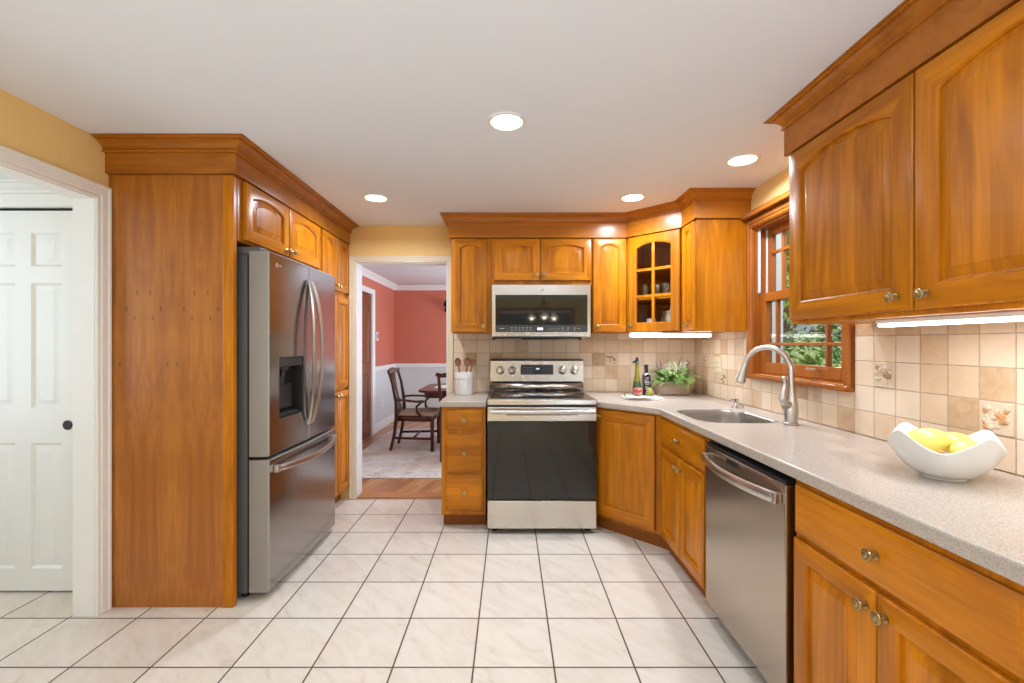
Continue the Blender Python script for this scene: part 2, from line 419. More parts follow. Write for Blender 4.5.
        o = bpy.data.objects.new(name, me); COL.objects.link(o)
        o.location = loc; o.rotation_euler = rot
        if parent: o.parent = parent
        return o

def tag(o, label, cat, group=None):
    o['label'] = label; o['category'] = cat
    if group: o['group'] = group
    return o
def thing(name, label, cat, loc=(0, 0, 0), rz=0, group=None):
    o = bpy.data.objects.new(name, None); COL.objects.link(o); o.empty_display_size = .1
    o.location = loc; o.rotation_euler = (0, 0, rz); return tag(o, label, cat, group)
def struct(o, label=None):
    o['kind'] = 'structure'
    if label: o['label'] = label
    return o
def arc(cx, cy, r, a0, a1, n): return [(cx + r * math.cos(R(a0 + (a1 - a0) * i / n)), cy + r * math.sin(R(a0 + (a1 - a0) * i / n))) for i in range(n + 1)]

# ------------------------------------------------------------------ SETTING
ZC = 2.345; XL, XR, YB = -2.025, 1.6, 3.87; YR = -3.0
def S_box(name, boxes, mat, label=None, parent=None):
    m = MB()
    for b in boxes: m.box(*b)
    o = m.build(name, mat, parent, smooth=False)
    return struct(o, label) if parent is None else o
S_box('floor', [(-3.6, XR + .15, YR - .15, YB, -.06, 0)], M['tile'], 'cream marbled square floor tiles with dark grout')
S_box('floor_dining', [(-3.2, 1.75, YB + .0005, 8.0, -.06, 0)], M['oak'], 'oak strip floor of the dining room')
S_box('ceiling', [(XL - .14, XR + .15, YR - .15, YB + .06, ZC, ZC + .05)], M['ceil'], 'pale grey kitchen ceiling')
S_box('ceiling_dining', [(-3.2, 1.75, YB + .061, 8.0, ZC + .005, ZC + .06)], M['dining_ceil'])
S_box('ceiling_hall', [(-3.6, XL - .141, YR - .15, 3.0, ZC + .001, ZC + .06)], M['hallwhite'])
# left wall with the cased hall opening (Y 1.15 to 2.19)
S_box('wall_left', [(XL - .105, XL, YR, 1.15, .0005, ZC - .0005), (XL - .105, XL, 2.200, YB, .0005, ZC - .0005), (XL - .105, XL, 1.15, 2.200, 2.045, ZC - .0005)], M['yellow'], 'golden grasscloth wall above the hall opening')
# back wall with the dining opening
S_box('wall_back', [(XL, -1.318, YB, YB + .13, .0005, ZC - .0005), (-.535, XR, YB, YB + .13, .0005, ZC - .0005), (-1.318, -.535, YB, YB + .13, 2.03, ZC - .0005)], M['yellow'], 'golden grasscloth wall over the dining doorway')
WY0, WY1, WZ0, WZ1 = 2.14, 2.95, 1.135, 2.085
S_box('wall_right', [(XR, XR + .115, YR, WY0, .0005, ZC - .0005), (XR, XR + .115, WY1, YB, .0005, ZC - .0005), (XR, XR + .115, WY0, WY1, .0005, WZ0), (XR, XR + .115, WY0, WY1, WZ1, ZC - .0005)], M['yellow'], 'golden wall around the window')
RX0, RX1, RZ0, RZ1 = -.25, 1.36, .8, 2.05
S_box('wall_rear', [(XL, RX0, YR - .15, YR, .0005, ZC - .0005), (RX1, XR, YR - .15, YR, .0005, ZC - .0005), (RX0, RX1, YR - .15, YR, .0005, RZ0), (RX0, RX1, YR - .15, YR, RZ1, ZC - .0005)], M['yellow'])
# hall beyond the left opening
S_box('wall_hall', [(-3.6, -3.5, YR, 2.55, .0005, ZC), (-3.5, XL - .107, 2.50, 2.55, .0005, ZC), (-3.5, XL - .107, -.2, -.1, .0005, ZC), (-3.5, XL - .107, 2.405, 2.4995, 2.125, ZC)], M['hallwhite'])
# dining room
S_box('wall_dining_back', [(-2.0, 1.6, 7.80, 7.92, .0005, ZC)], M['red'], 'dusty red upper wall of the dining room')
S_box('wall_dining_left', [(-2.12, -2.0, 4.0005, 5.72, .0005, ZC), (-2.12, -2.0, 6.55, 7.80, .0005, ZC), (-2.12, -2.0, 5.72, 6.55, 2.05, ZC)], M['red'])
S_box('wall_dining_right', [(1.55, 1.67, 4.0005, 7.80, .0005, ZC)], M['red'])
S_box('wall_passage', [(-3.15, -3.05, 5.0, 7.4, .0005, ZC)], M['hallwhite'])
# wainscot, chair rail, baseboards, crown
m = MB(); m.box(-2.0, 1.55, 7.790, 7.7995, .10, .93); m.box(-1.9995, -1.990, 6.625, 7.79, .10, .93); m.box(-1.9995, -1.990, 4.001, 5.645, .10, .93)
struct(m.build('trim_3', M['grey_wain'], smooth=False), 'pale grey wainscot under the chair rail')
def rail(name, z0, z1, t, mat, prof=None):
    m = MB(); m.box(-2.0, 1.55, 7.80 - t, 7.7990, z0, z1, .006); m.box(-1.9990, -2.0 + t, 6.625, 7.80 - t, z0, z1, .006); m.box(-1.9990, -2.0 + t, 4.001, 5.645, z0, z1, .006)
    return struct(m.build(name, mat))
M['dinwhite'] = plain('dining_white_trim', (.78, .78, .78), .4, var=.01)
rail('trim_4', .93, .995, .03, M['dinwhite']); rail('baseboard_dining', .0008, .14, .016, M['dinwhite'])
m = MB()
prof = [(0, ZC - .085), (.012, ZC - .085), (.018, ZC - .07), (.045, ZC - .03), (.07, ZC - .012), (.075, ZC), (0, ZC)]
m.rings([[(-2.0 + o if True else 0, y, z) for o, z in prof] for y in (4.001, 7.79)]); struct(m.build('trim_5', M['dinwhite']))
m = MB(); m.rings([[(x, 7.7995 - o, z) for o, z in prof] for x in (-1.995, 1.54)]); struct(m.build('trim_6', M['dinwhite']))

# casings: door-style trim swept with a stepped profile
def casing(name, mat, plane, axis, a0, a1, ztop, w, out, sign, label=None, foot=.001, both=True, jamb=None):
    """a moulded casing round an opening from a0 to a1 on the plane (axis 'x': wall normal along x)"""
    prof = [(0, 0), (0, .010), (.006, .014), (w * .25, .012), (w * .35, .017), (w * .72, .020), (w * .8, .025), (w - .003, .025), (w, .020), (w, 0)]
    m = MB()
    def P(a, o, z): return (plane + sign * o, a, z) if axis == 'x' else (a, plane + sign * o, z)
    rs = []
    path = [(a0, foot, -1, 0), (a0, ztop, -1, 1), (a1, ztop, 1, 1), (a1, foot, 1, 0)]
    for a, z, sx, sz in path: rs.append([P(a + sx * u, o, z + sz * u) for u, o in prof])
    m.rings(rs, True, True)
    o = m.build(name, mat, sharp=25); return struct(o, label)
casing('trim_1', M['paintwhite'], XL, 'x', 1.15, 2.197, 2.044, .070, .02, 1, 'white moulded casing round the hall opening')
m = MB(); m.box(-2.131, -2.0255, 2.195, 2.1995, .001, 2.0445); m.box(-2.131, -2.0255, 1.1505, 1.155, .001, 2.0445); m.box(-2.131, -2.0255, 1.155, 2.195, 2.040, 2.0445)
struct(m.build('door_frame_hall', M['paintwhite'], smooth=False), 'white jamb of the hall opening')
casing('trim_2', M['creamtrim'], YB, 'y', -1.318, -.535, 2.03, .055, .02, -1, 'cream casing round the dining doorway')
m = MB(); m.box(-1.3175, -1.312, 3.869, 4.005, .014, 2.0295); m.box(-.542, -.5355, 3.869, 4.005, .014, 2.0295); m.box(-1.312, -.542, 3.869, 4.005, 2.023, 2.0295)
struct(m.build('door_frame_dining', M['dinwhite'], smooth=False), 'white jamb of the dining doorway')
m = MB(); m.box(-1.312, -.538, 3.865, 4.01, .0003, .012, .004); struct(m.build('threshold', wood('oak_threshold', (.34, .135, .05), (.54, .25, .105), 0)), 'oak threshold board in the dining doorway')
casing('trim_7', M['dinwhite'], -2.0, 'x', 5.72, 6.55, 2.05, .075, .02, 1)
m = MB(); m.box(-2.119, -2.001, 6.540, 6.5495, .001, 2.049); m.box(-2.119, -2.001, 5.7205, 5.73, .001, 2.049)
struct(m.build('door_frame_passage', M['dinwhite'], smooth=False))

# six panel doors
def panel_rects_mesh(m, w, h, t, rects, depth=.012, b=.028, y0=0.0):
    """a slab w x h (front at y0) whose front has raised panels sunk in rects"""
    xs = sorted({0, w} | {r[0] for r in rects} | {r[1] for r in rects}); zs = sorted({0, h} | {r[2] for r in rects} | {r[3] for r in rects})
    for i in range(len(xs) - 1):
        for j in range(len(zs) - 1):
            x0, x1, z0, z1 = xs[i], xs[i + 1], zs[j], zs[j + 1]
            if any(abs(r[0] - x0) < 1e-6 and abs(r[1] - x1) < 1e-6 and r[2] - 1e-6 <= z0 and z1 <= r[3] + 1e-6 for r in rects): continue
            m.add([(x0, y0, z0), (x1, y0, z0), (x1, y0, z1), (x0, y0, z1)], [(0, 1, 2, 3)])
    for x0, x1, z0, z1 in rects:
        R_ = lambda o, d: [(x0 + o, y0 + d, z0 + o), (x1 - o, y0 + d, z0 + o), (x1 - o, y0 + d, z1 - o), (x0 + o, y0 + d, z1 - o)]
        m.rings([R_(0, 0), R_(.006, depth * .6), R_(.012, depth), R_(.016, depth), R_(.016 + b, depth * .25)], False, True)
    m.add([(0, y0, 0), (w, y0, 0), (w, y0, h), (0, y0, h), (0, y0 + t, 0), (w, y0 + t, 0), (w, y0 + t, h), (0, y0 + t, h)],
          [(0, 4, 5, 1), (1, 5, 6, 2), (2, 6, 7, 3), (3, 7, 4, 0), (4, 7, 6, 5)])
def six_panel(w, h, t=.035):
    m = MB(); st = .100; mid = .086; pw = (w - 2 * st - mid) / 2
    rects = []
    for x0 in (st, st + pw + mid):
        for z0, z1 in ((.13, .80), (.985, 1.655), (1.745, 1.925)): rects.append((x0, x0 + pw, z0 - .012, z1 - .012))
    panel_rects_mesh(m, w, h, t, rects); return m
w_door = .612
d1 = struct(six_panel(w_door, 2.03).build('door_1', M['doorwhite'], None, (-2.294 - w_door, 2.405, .012)), 'white six panel sliding closet door in the hall')
m = MB(); m.lathe([(.024, -.002), (.026, .003), (.021, .004), (.018, .0015)], (w_door - .066, 0, .885), '-y', 20); m.build('finger_pull', M['black'], d1)
d2 = struct(six_panel(.60, 2.03).build('door_2', M['doorwhite'], None, (-2.294 - .60 - .58, 2.450, .012)), 'white closet door sliding behind')
m = MB(); m.box(-3.45, -2.1325, 2.372, 2.4045, 2.055, 2.125, .004); m.box(-3.45, -2.1325, 2.362, 2.4045, 2.125, 2.14, .004); m.box(-3.45, -2.1325, 2.372, 2.4045, 2.14, 2.155, .004); m.box(-3.45, -2.1325, 2.350, 2.4045, 2.18, 2.195, .004); m.box(-3.45, -2.1325, 2.380, 2.4045, 2.155, 2.18)
struct(m.build('trim_8', M['doorwhite']), 'white header trim over the closet door')
m = MB(); m.box(-3.45, -2.1325, 2.415, 2.48, 2.046, 2.0545); struct(m.build('trim_9', M['blackgap'], smooth=False))
m = MB(); m.box(-2.292, -2.133, 2.395, 2.499, .001, 2.05); struct(m.build('trim_10', M['doorwhite'], smooth=False))
# brown door standing in the dining room's left opening
d3 = MB(); panel_rects_mesh(d3, .785, 2.02, .035, [(.11, .35, .2, .9), (.43, .67, .2, .9), (.11, .35, 1.05, 1.85), (.43, .67, 1.05, 1.85)])
d3 = struct(d3.build('door_3', M['brown_door'], None, (-2.010, 5.752, .015), (0, 0, R(90))), 'dark brown panelled door in the dining room wall')
m = MB(); m.lathe([(.026, 0), (.026, .006), (.009, .012), (.009, .04), (.026, .05), (.024, .068), (.008, .075)], (.06, 0, .96), '-y', 16); m.build('door_knob', M['brass'], d3)

# ------------------------------------------------------------------ window over the sink
wroot = bpy.data.objects.new('window_1', None); COL.objects.link(wroot); wroot.location = (XR, (WY0 + WY1) / 2, WZ0); struct(wroot, 'wood framed double hung window over the sink')
wroot.empty_display_size = .1
def WO(name, m, mat, **k): return m.xform(Matrix.Translation((-XR, -(WY0 + WY1) / 2, -WZ0))).build(name, mat, wroot, **k)
cw = .056
prof = [(0, 0), (0, .012), (.010, .020), (.024, .020), (.03, .026), (cw - .004, .026), (cw, .02), (cw, 0)]
ym = 2.995 - WY1
m = MB(); rs = []
for a, z, sx, sz in ((WY0, 1.134, -1, 0), (WY0, WZ1, -1, 1), (WY1, WZ1, ym / cw, 1), (WY1, 1.134, ym / cw, 0)):
    rs.append([(XR - .0005 - o, a + sx * u, z + sz * u) for u, o in prof])
m.rings(rs); WO('casing', m, M['window_wood'])
m = MB(); m.box(XR - .060, XR - .0005, WY0 - cw, 2.9945, 2.148, 2.172, .006); m.box(XR - .045, XR - .0005, WY0 - cw, 2.9945, 2.172, 2.19, .004); WO('head_moulding', m, M['window_wood_h'])
m = MB(); m.box(XR - .050, XR + .06, WY0 - .066, 2.9945, 1.108, 1.1345, .007); WO('stool', m, M['window_wood_h'])
m = MB(); m.box(XR, XR + .1145, WY1 - .012, WY1 - .0005, WZ0, WZ1); m.box(XR, XR + .1145, WY0 + .0005, WY0 + .012, WZ0, WZ1); m.box(XR, XR + .1145, WY0, WY1, WZ1 - .012, WZ1 - .0005); m.box(XR + .01, XR + .1145, WY0, WY1, WZ0 + .0005, WZ0 + .01)
WO('jamb', m, M['window_wood'])
m = MB(); m.box(XR + .072, XR + .115, WY1 - .034, WY1 - .0122, 1.64, WZ1 - .0125, .003); m.box(XR + .02, XR + .03, WY1 - .034, WY1 - .0122, 1.66, WZ1 - .0125, .003); WO('jamb_liner', m, M['spray'])
def sash(tagname, x0, x1, z0, z1, stile, brail, trail, rows, glass_x):
    m = MB(); y0, y1 = WY0 + .014, WY1 - .014
    m.box(x0, x1, y0, y0 + stile, z0, z1, .004); m.box(x0, x1, y1 - stile, y1, z0, z1, .004)
    m.box(x0, x1, y0 + stile, y1 - stile, z0, z0 + brail, .004); m.box(x0, x1, y0 + stile, y1 - stile, z1 - trail, z1, .004)
    WO(tagname + '_sash', m, M['window_wood'])
    g0, g1, h0, h1 = y0 + stile, y1 - stile, z0 + brail, z1 - trail
    m = MB(); mw = .009
    for yy in (g0 + .11, g1 - .11): m.box(glass_x - .012, glass_x + .012, yy - mw, yy + mw, h0, h1, .003)
    for zz in rows: m.box(glass_x - .0122, glass_x + .0122, g0, g1, zz - mw, zz + mw, .003)
    WO(tagname + '_muntins', m, M['window_wood'])
    m = MB(); m.box(glass_x - .002, glass_x + .002, g0, g1, h0, h1); WO(tagname + '_pane', m, M['pane'], smooth=False)
sash('lower', XR + .032, XR + .068, 1.146, 1.655, .062, .068, .055, [1.33], XR + .05)
sash('upper', XR + .075, XR + .112, 1.60, 2.071, .050, .05, .045, [1.915], XR + .093)
m = MB(); m.tube([(XR + .03, 2.36, 1.190), (XR + .0, 2.36, 1.195), (XR - .012, 2.36, 1.198)], .005, 8); m.tube([(XR - .012, 2.33, 1.198), (XR - .012, 2.41, 1.198)], .006, 8); WO('sash_lift', m, M['nickel'])
# rear window (behind the camera)
wr = bpy.data.objects.new('window_2', None); COL.objects.link(wr); wr.location = ((RX0 + RX1) / 2, YR, RZ0); struct(wr)
m = MB(); cx = (RX0 + RX1) / 2; hw = (RX1 - RX0) / 2
for a, b, c, d in ((-hw - .07, -hw, -.07, RZ1 - RZ0 + .07), (hw, hw + .07, -.07, RZ1 - RZ0 + .07), (-hw, hw, -.07, 0), (-hw, hw, RZ1 - RZ0, RZ1 - RZ0 + .07), (-.03, .03, 0, RZ1 - RZ0)): m.box(a, b, .0, .03, c, d, .004)
m.build('casing', M['window_wood'], wr)
m = MB(); m.box(-hw, hw, -.08, -.075, 0, RZ1 - RZ0); m.build('pane', M['pane'], wr, smooth=False)
m = MB(); m.box(-hw + .005, hw - .005, -.060, -.055, .02, RZ1 - RZ0 - .02); m.build('added_blind', plain('grey_added_blind', (.16, .165, .18), .8), wr, smooth=False)  # added blind, blocks sky light and darkens the window's reflection in the oven

# ------------------------------------------------------------------ cabinet kit (local frame: front faces -y, x to the viewer's right)
def ring_door(l, r, b, t, o, y, rise, n=12, flat=False):
    x0, x1, z0 = l + o, r - o, b + o
    pts = [(x0, y, z0), (x1, y, z0)]
    for i in range(n + 1):
        s = i / n; x = x1 + (x0 - x1) * s
        z = (t - o) if (flat or rise == 0) else (t - o) - rise * (abs(2 * s - 1) ** 2.0)
        pts.append((x, y, z))
    return pts
def door_mesh(w, h, rise=.0, fw=.055, t=.02):
    m = MB(); n = 14
    E = lambda o, y: ring_door(0, w, 0, h, o, y, 0, n, True)
    I = lambda o, y: ring_door(fw, w - fw, fw, h - fw + rise * .55, o, y, rise, n)
    sl = min(.032, (w - 2 * fw) * .2)
    rs = [E(0, -.001), E(0, -t + .005), E(.0025, -t + .0015), E(.006, -t), I(0, -t), I(.003, -t + .0025), I(.006, -t + .004), I(.008, -t + .0125), I(.012, -t + .0135), I(.012 + sl * .9, -t + .0045), I(.0125 + sl * .9, -t + .003), I(.013 + sl, -t + .003)]
    m.rings(rs, True, True, 0, True, lambda i, j: 1 if (i == 3 and (j == 0 or 2 <= j < 2 + n)) else 0)
    return m
def slab_mesh(w, h, t=.02):
    m = MB(); Q = lambda o, y: [(o, y, o), (w - o, y, o), (w - o, y, h - o), (o, y, h - o)]
    m.rings([Q(0, -.001), Q(0, -t + .008), Q(.004, -t + .005), Q(.012, -t + .0035), Q(.016, -t + .0005), Q(.019, -t)]); return m
KP = [(.011, 0), (.012, .003), (.0065, .006), (.0055, .013), (.009, .016), (.0155, .020), (.0168, .0235), (.0155, .0265), (.012, .0275), (.0115, .0265), (.0085, .0262), (.0075, .0290), (.004, .0305), (.001, .0308)]
def knob_mesh():
    m = MB(); m.lathe(KP, (0, 0, 0), '-y', 20)
    for i in range(10):
        a = 2 * math.pi * i / 10; m.ball((.0098 * math.cos(a), -.0272, .0098 * math.sin(a)), .0019, 6, 4)
    return m
KNOB = {}
def knob(door, x, z, t=.02, sc=1.0):
    if 'm' not in KNOB:
        o = knob_mesh().build('knob', M['brass'], door, (x, -t, z)); KNOB['m'] = o.data
    else:
        o = bpy.data.objects.new('knob', KNOB['m']); COL.objects.link(o); o.parent = door; o.location = (x, -t, z)
    o.scale = (sc, sc, sc)
    return o
def cab_door(root, x0, x1, z0, z1, rise=0, kn=None, fw=.055, hinge=None, name='door'):
    d = door_mesh(x1 - x0, z1 - z0, rise, fw).build(name, [M['wood_v'], M['wood_h']], root, (x0, 0, z0), sharp=28)
    if kn: knob(d, kn[0], kn[1])
    return d
def cab_drawer(root, x0, x1, z0, z1, kn=True):
    d = slab_mesh(x1 - x0, z1 - z0).build('drawer', M['wood_h'], root, (x0, 0, z0), sharp=28)
    if kn: knob(d, (x1 - x0) / 2, (z1 - z0) / 2)
    return d
def carcass(root, w, d, z0, z1, toe=0.0, poly=None):
    """a closed case; with a toe kick the lower front is set back"""
    m = MB()
    if poly: m.prism(poly, z0, z1)
    else: m.box(0, w, 0, d, z0, z1, .0015)
    return m.build('body', M['wood_v'], root)
def toe_kick(root, x0, x1, d, z1, y=.07):
    m = MB(); m.box(x0, x1, y, d, .0005, z1 - .0005); return m.build('toe_kick', M['toe'], root)

ZU0, ZU1 = 1.417, 2.163      # upper cabinets: bottom and top
Zd0, Zd1 = 1.424, 2.157      # their doors
YU = 3.55                    # face frame of the back uppers
# --- back uppers
g = thing('wall_cabinet', 'narrow upper cabinet with one arched door left of the microwave', 'cabinet', (-.46, YU, ZU0))
carcass(g, .316, .3095, 0, ZU1 - ZU0); cab_door(g, .010, .284, Zd0 - ZU0, Zd1 - ZU0, .028, (.274 - .03, .045), .058)
g = thing('wall_cabinet', 'short two door upper cabinet directly over the microwave', 'cabinet', (-.142, YU, 1.792))
carcass(g, .790, .3095, 0, ZU1 - 1.792)
cab_door(g, .022, .382, .036, Zd1 - 1.792, .022, (.36 - .028, .045), .058); cab_door(g, .388, .786, .036, Zd1 - 1.792, .022, (.028, .045), .058)
g = thing('wall_cabinet', 'narrow upper cabinet with one arched door right of the microwave', 'cabinet', (.650, YU, ZU0))
carcass(g, .272, .3095, 0, ZU1 - ZU0); cab_door(g, .008, .266, Zd0 - ZU0, Zd1 - ZU0, .028, (.03, .045), .055)
# --- corner cabinet with glass door (45 degrees); hollow, so that its shelves show
cx0, cy0, cx1, cy1 = .925, 3.55, 1.25, 3.225
g = thing('wall_cabinet', 'angled corner upper cabinet with a six pane glass door', 'cabinet', (cx0, cy0, ZU0), R(-45))
LW = math.hypot(cx1 - cx0, cy1 - cy0)
iv = Matrix.Rotation(R(45), 4, 'Z') @ Matrix.Translation((-cx0, -cy0, -ZU0))
def pent(m, z0, z1, ins=0):
    m.prism([(cx0 + ins, cy0 + ins), (cx0 + ins * 1.6, 3.8595 - ins), (1.5895 - ins, 3.8595 - ins), (1.5895 - ins, cy1 + ins), (cx1 + ins, cy1 + ins)], z0, z1)
m = MB(); pent(m, ZU0, ZU0 + .018); pent(m, ZU1 - .018, ZU1)
m.box(cx0, cx0 + .016, cy0 + .012, 3.8595, ZU0 + .018, ZU1 - .018); m.box(cx0 + .016, 1.5895, 3.8435, 3.8595, ZU0 + .018, ZU1 - .018)
m.box(1.5735, 1.5895, cy1 + .016, 3.8435, ZU0 + .018, ZU1 - .018); m.box(cx1 + .012, 1.5895, cy1, cy1 + .016, ZU0 + .018, ZU1 - .018)
m.xform(iv); H_ = ZU1 - ZU0
m.box(0, .036, 0, .018, 0, H_); m.box(LW - .036, LW, 0, .018, 0, H_); m.box(.036, LW - .036, 0, .018, 0, .03); m.box(.036, LW - .036, 0, .018, H_ - .04, H_)
m.build('body', M['wood_v'], g, smooth=False)
for zz in (ZU0 + .255, ZU0 + .475):
    m = MB(); pent(m, zz, zz + .016, .02); m.xform(iv); m.build('shelf', M['wood_h'], g, smooth=False)
# glass door: frame, muntins and glass
def glass_door(root, x0, w, h, t=.02, fw=.062):
    m = MB(); n = 14; rise = .03
    E = lambda o, y: ring_door(0, w, 0, h, o, y, 0, n, True)
    I = lambda o, y: ring_door(fw, w - fw, fw, h - fw + .008, o, y, rise, n)
    m.rings([E(0, -.001), E(0, -t + .005), E(.006, -t), I(0, -t), I(.004, -t + .003), I(.008, -t + .004), I(.008, -.001), E(0, -.001)], False, False)
    d = m.build('glass_door', [M['wood_v']], root, (x0, 0, Zd0 - ZU0), sharp=28)
    m = MB(); iw0, iw1, b0, t0 = fw + .007, w - fw - .007, fw + .007, h - fw
    m.box(w / 2 - .011, w / 2 + .011, -.017, -.004, b0, t0, .003)
    for f in (1 / 3, 2 / 3): m.box(iw0, iw1, -.0172, -.0042, b0 + (t0 - b0) * f - .011, b0 + (t0 - b0) * f + .011, .003)
    m.build('muntins', M['wood_v'], d)
    m = MB(); m.box(iw0 - .003, iw1 + .003, -.0035, -.0015, b0 - .003, t0 + .004); m.build('pane', M['cabglass'], d, smooth=False)
    knob(d, .028, .05); return d
glass_door(g, .022, LW - .044, Zd1 - Zd0)
# --- small cabinet on the right wall between the corner and the window
g = thing('wall_cabinet', 'slim upper cabinet with a broad plain side beside the window', 'cabinet', (1.25, 3.2235, ZU0), R(-90))
carcass(g, .2235, .3395, 0, ZU1 - ZU0); cab_door(g, .010, .206, Zd0 - ZU0, Zd1 - ZU0, .02, (.098, .045), .05)
# --- right wall upper
RU0, RU1 = .80, 1.985
g = thing('wall_cabinet', 'large two door upper cabinet right of the window', 'cabinet', (1.245, RU1, ZU0), R(-90))
carcass(g, RU1 - RU0, .3445, 0, ZU1 - ZU0); Lh = (RU1 - RU0)
cab_door(g, .010, .614, Zd0 - ZU0 + .010, Zd1 - ZU0, .042, (.604 - .056, .045), .070); cab_door(g, .622, Lh - .010, Zd0 - ZU0 + .010, Zd1 - ZU0, .042, (.040, .045), .070)

# --- crown runs
def crown_run(name, label, path, zb, zm, k=1.0):
    m = MB(); pr = [(.0, zb), (.021, zb), (.021, zm), (.030, zm + .001), (.030, zm + .010), (.025, zm + .012), (.027, zm + .019), (.034, zm + .030), (.046, zm + .041), (.056, zm + .046), (.056, zm + .051), (.066, zm + .051), (.070, zm + .056), (.080, zm + .058), (.080, ZC - .0015), (.0, ZC - .0015)]
    pr = [(o * k if o > .025 else o, z) for o, z in pr]
    P = [Vector(p) for p in path]; rs = []
    for i, p in enumerate(P):
        d0 = (P[i] - P[i - 1]).normalized() if i else None; d1 = (P[i + 1] - P[i]).normalized() if i < len(P) - 1 else None
        n0 = Vector((d0.y, -d0.x)) if d0 else None; n1 = Vector((d1.y, -d1.x)) if d1 else None
        if n0 and n1: b = (n0 + n1).normalized(); b = b / b.dot(n0)
        else: b = n0 or n1
        rs.append([(p.x + b.x * o, p.y + b.y * o, z) for o, z in pr])
    m.rings(rs); o = m.build(name, M['crown'], sharp=25); return tag(o, label, 'crown moulding')
crown_run('crown_molding', 'stained wood crown and frieze wrapping the fridge and pantry cabinets', [(-2.024, 2.272), (-1.392, 2.272), (-1.392, 3.868)], 2.1855, 2.285, 1.3)
crown_run('crown_molding', 'stained wood crown and frieze over the range wall and corner cabinets', [(-.46, 3.868), (-.46, YU), (cx0, YU), (cx1, cy1), (1.25, 3.0), (1.598, 3.0)], 2.165, 2.282)
crown_run('crown_molding', 'stained wood crown and frieze over the large cabinet right of the window', [(1.598, RU1), (1.245, RU1), (1.245, RU0), (1.598, RU0)], 2.165, 2.282)

# --- fridge surround
g = thing('end_panel', 'tall veneered wood side panel standing left of the refrigerator', 'cabinet panel', (-1.992, 2.272, 0))
m = MB(); m.box(-.0315, .545, 0, .020, .0005, 2.184); m.build('veneer', M['panel'], g)
m = MB(); m.box(.546, .600, -.006, .028, .0005, 2.184, .006); m.build('stile', M['wood_v'], g)
g = thing('wall_cabinet', 'two door cabinet mounted above the refrigerator', 'cabinet', (-1.392, 2.303, 1.86), R(90))
carcass(g, .995, .603, 0, 2.184 - 1.86)
cab_door(g, .045, .502, .012, .318, .028, (.457 - .03, .035), .058); cab_door(g, .508, .972, .012, .318, .028, (.03, .035), .058)
g = thing('pantry_cabinet', 'tall pantry cabinet between the refrigerator and the dining doorway', 'cabinet', (-1.392, 3.300, 0), R(90))
carcass(g, .566, .603, .10, 2.184); toe_kick(g, 0, .566, .60, .10, .06)
for (z0, z1, kz, rise) in ((1.755, 2.178, .04, .03), (.965, 1.715, None, 0), (.115, .945, .80, 0)):
    cab_door(g, .016, .286, z0, z1, rise, (.27 - .03, kz) if kz else None, .05); cab_door(g, .292, .560, z0, z1, rise, (.03, kz) if kz else None, .05)

# --- base cabinets
g = thing('base_cabinet', 'narrow three drawer base cabinet left of the range', 'cabinet', (-.490, 3.245, 0))
carcass(g, .318, .612, .10, .878); toe_kick(g, .004, .318, .60, .10)
for z0, z1 in ((.712, .860), (.416, .682), (.128, .394)): cab_drawer(g, .030, .296, z0, z1)
bx0, by0 = .622, 3.243
g = thing('base_cabinet', 'angled single door corner base cabinet beside the range', 'cabinet', (bx0, by0, 0), R(-45))
LB = math.hypot(.353, .353)
ivb = Matrix.Rotation(R(45), 4, 'Z') @ Matrix.Translation((-bx0, -by0, 0))
m = MB(); m.prism([(bx0, by0), (bx0, 3.855), (1.585, 3.855), (1.585, 2.892), (bx0 + .353, by0 - .353)], .10, .878); m.xform(ivb); m.build('body', M['wood_v'], g, smooth=False)
m = MB(); m.prism([(bx0 + .002, by0 + .062), (bx0 + .002, 3.85), (1.58, 3.85), (1.58, 2.896), (bx0 + .415, 2.896), (bx0 + .408, by0 - .345)], .0005, .0995); m.xform(ivb); m.build('toe_kick', M['toe'], g, smooth=False)
cab_door(g, .012, .462, .125, .862, 0, (.030, .69), .062)
XF = .975
g = thing('base_cabinet', 'sink base cabinet with one false drawer above two doors', 'cabinet', (XF, 2.889, 0), R(-90))
m = MB(); wS = .689
m.box(0, wS, 0, .018, .10, .878); m.box(0, .016, .018, .60, .10, .878); m.box(wS - .016, wS, .018, .60, .10, .878); m.box(.016, wS - .016, .018, .60, .10, .118); m.box(.016, wS - .016, .585, .60, .118, .70)
m.build('body', M['wood_v'], g, smooth=False); toe_kick(g, 0, wS, .60, .10, .05)
cab_drawer(g, .030, .667, .700, .856); cab_door(g, .030, .345, .120, .682, 0, (.315 - .028, .562 - .06), .058); cab_door(g, .351, .667, .120, .682, 0, (.028, .562 - .06), .058)
g = thing('base_cabinet', 'base cabinet with a wide drawer and two doors right of the dishwasher', 'cabinet', (XF, 1.530, 0), R(-90))
wR = .712
carcass(g, wR, .61, .10, .878); toe_kick(g, 0, wR, .60, .10, .05)
cab_drawer(g, .014, .698, .700, .858); cab_door(g, .014, .352, .118, .682, 0, (.338 - .028, .564 - .05), .058); cab_door(g, .358, .698, .118, .682, 0, (.028, .564 - .05), .058)

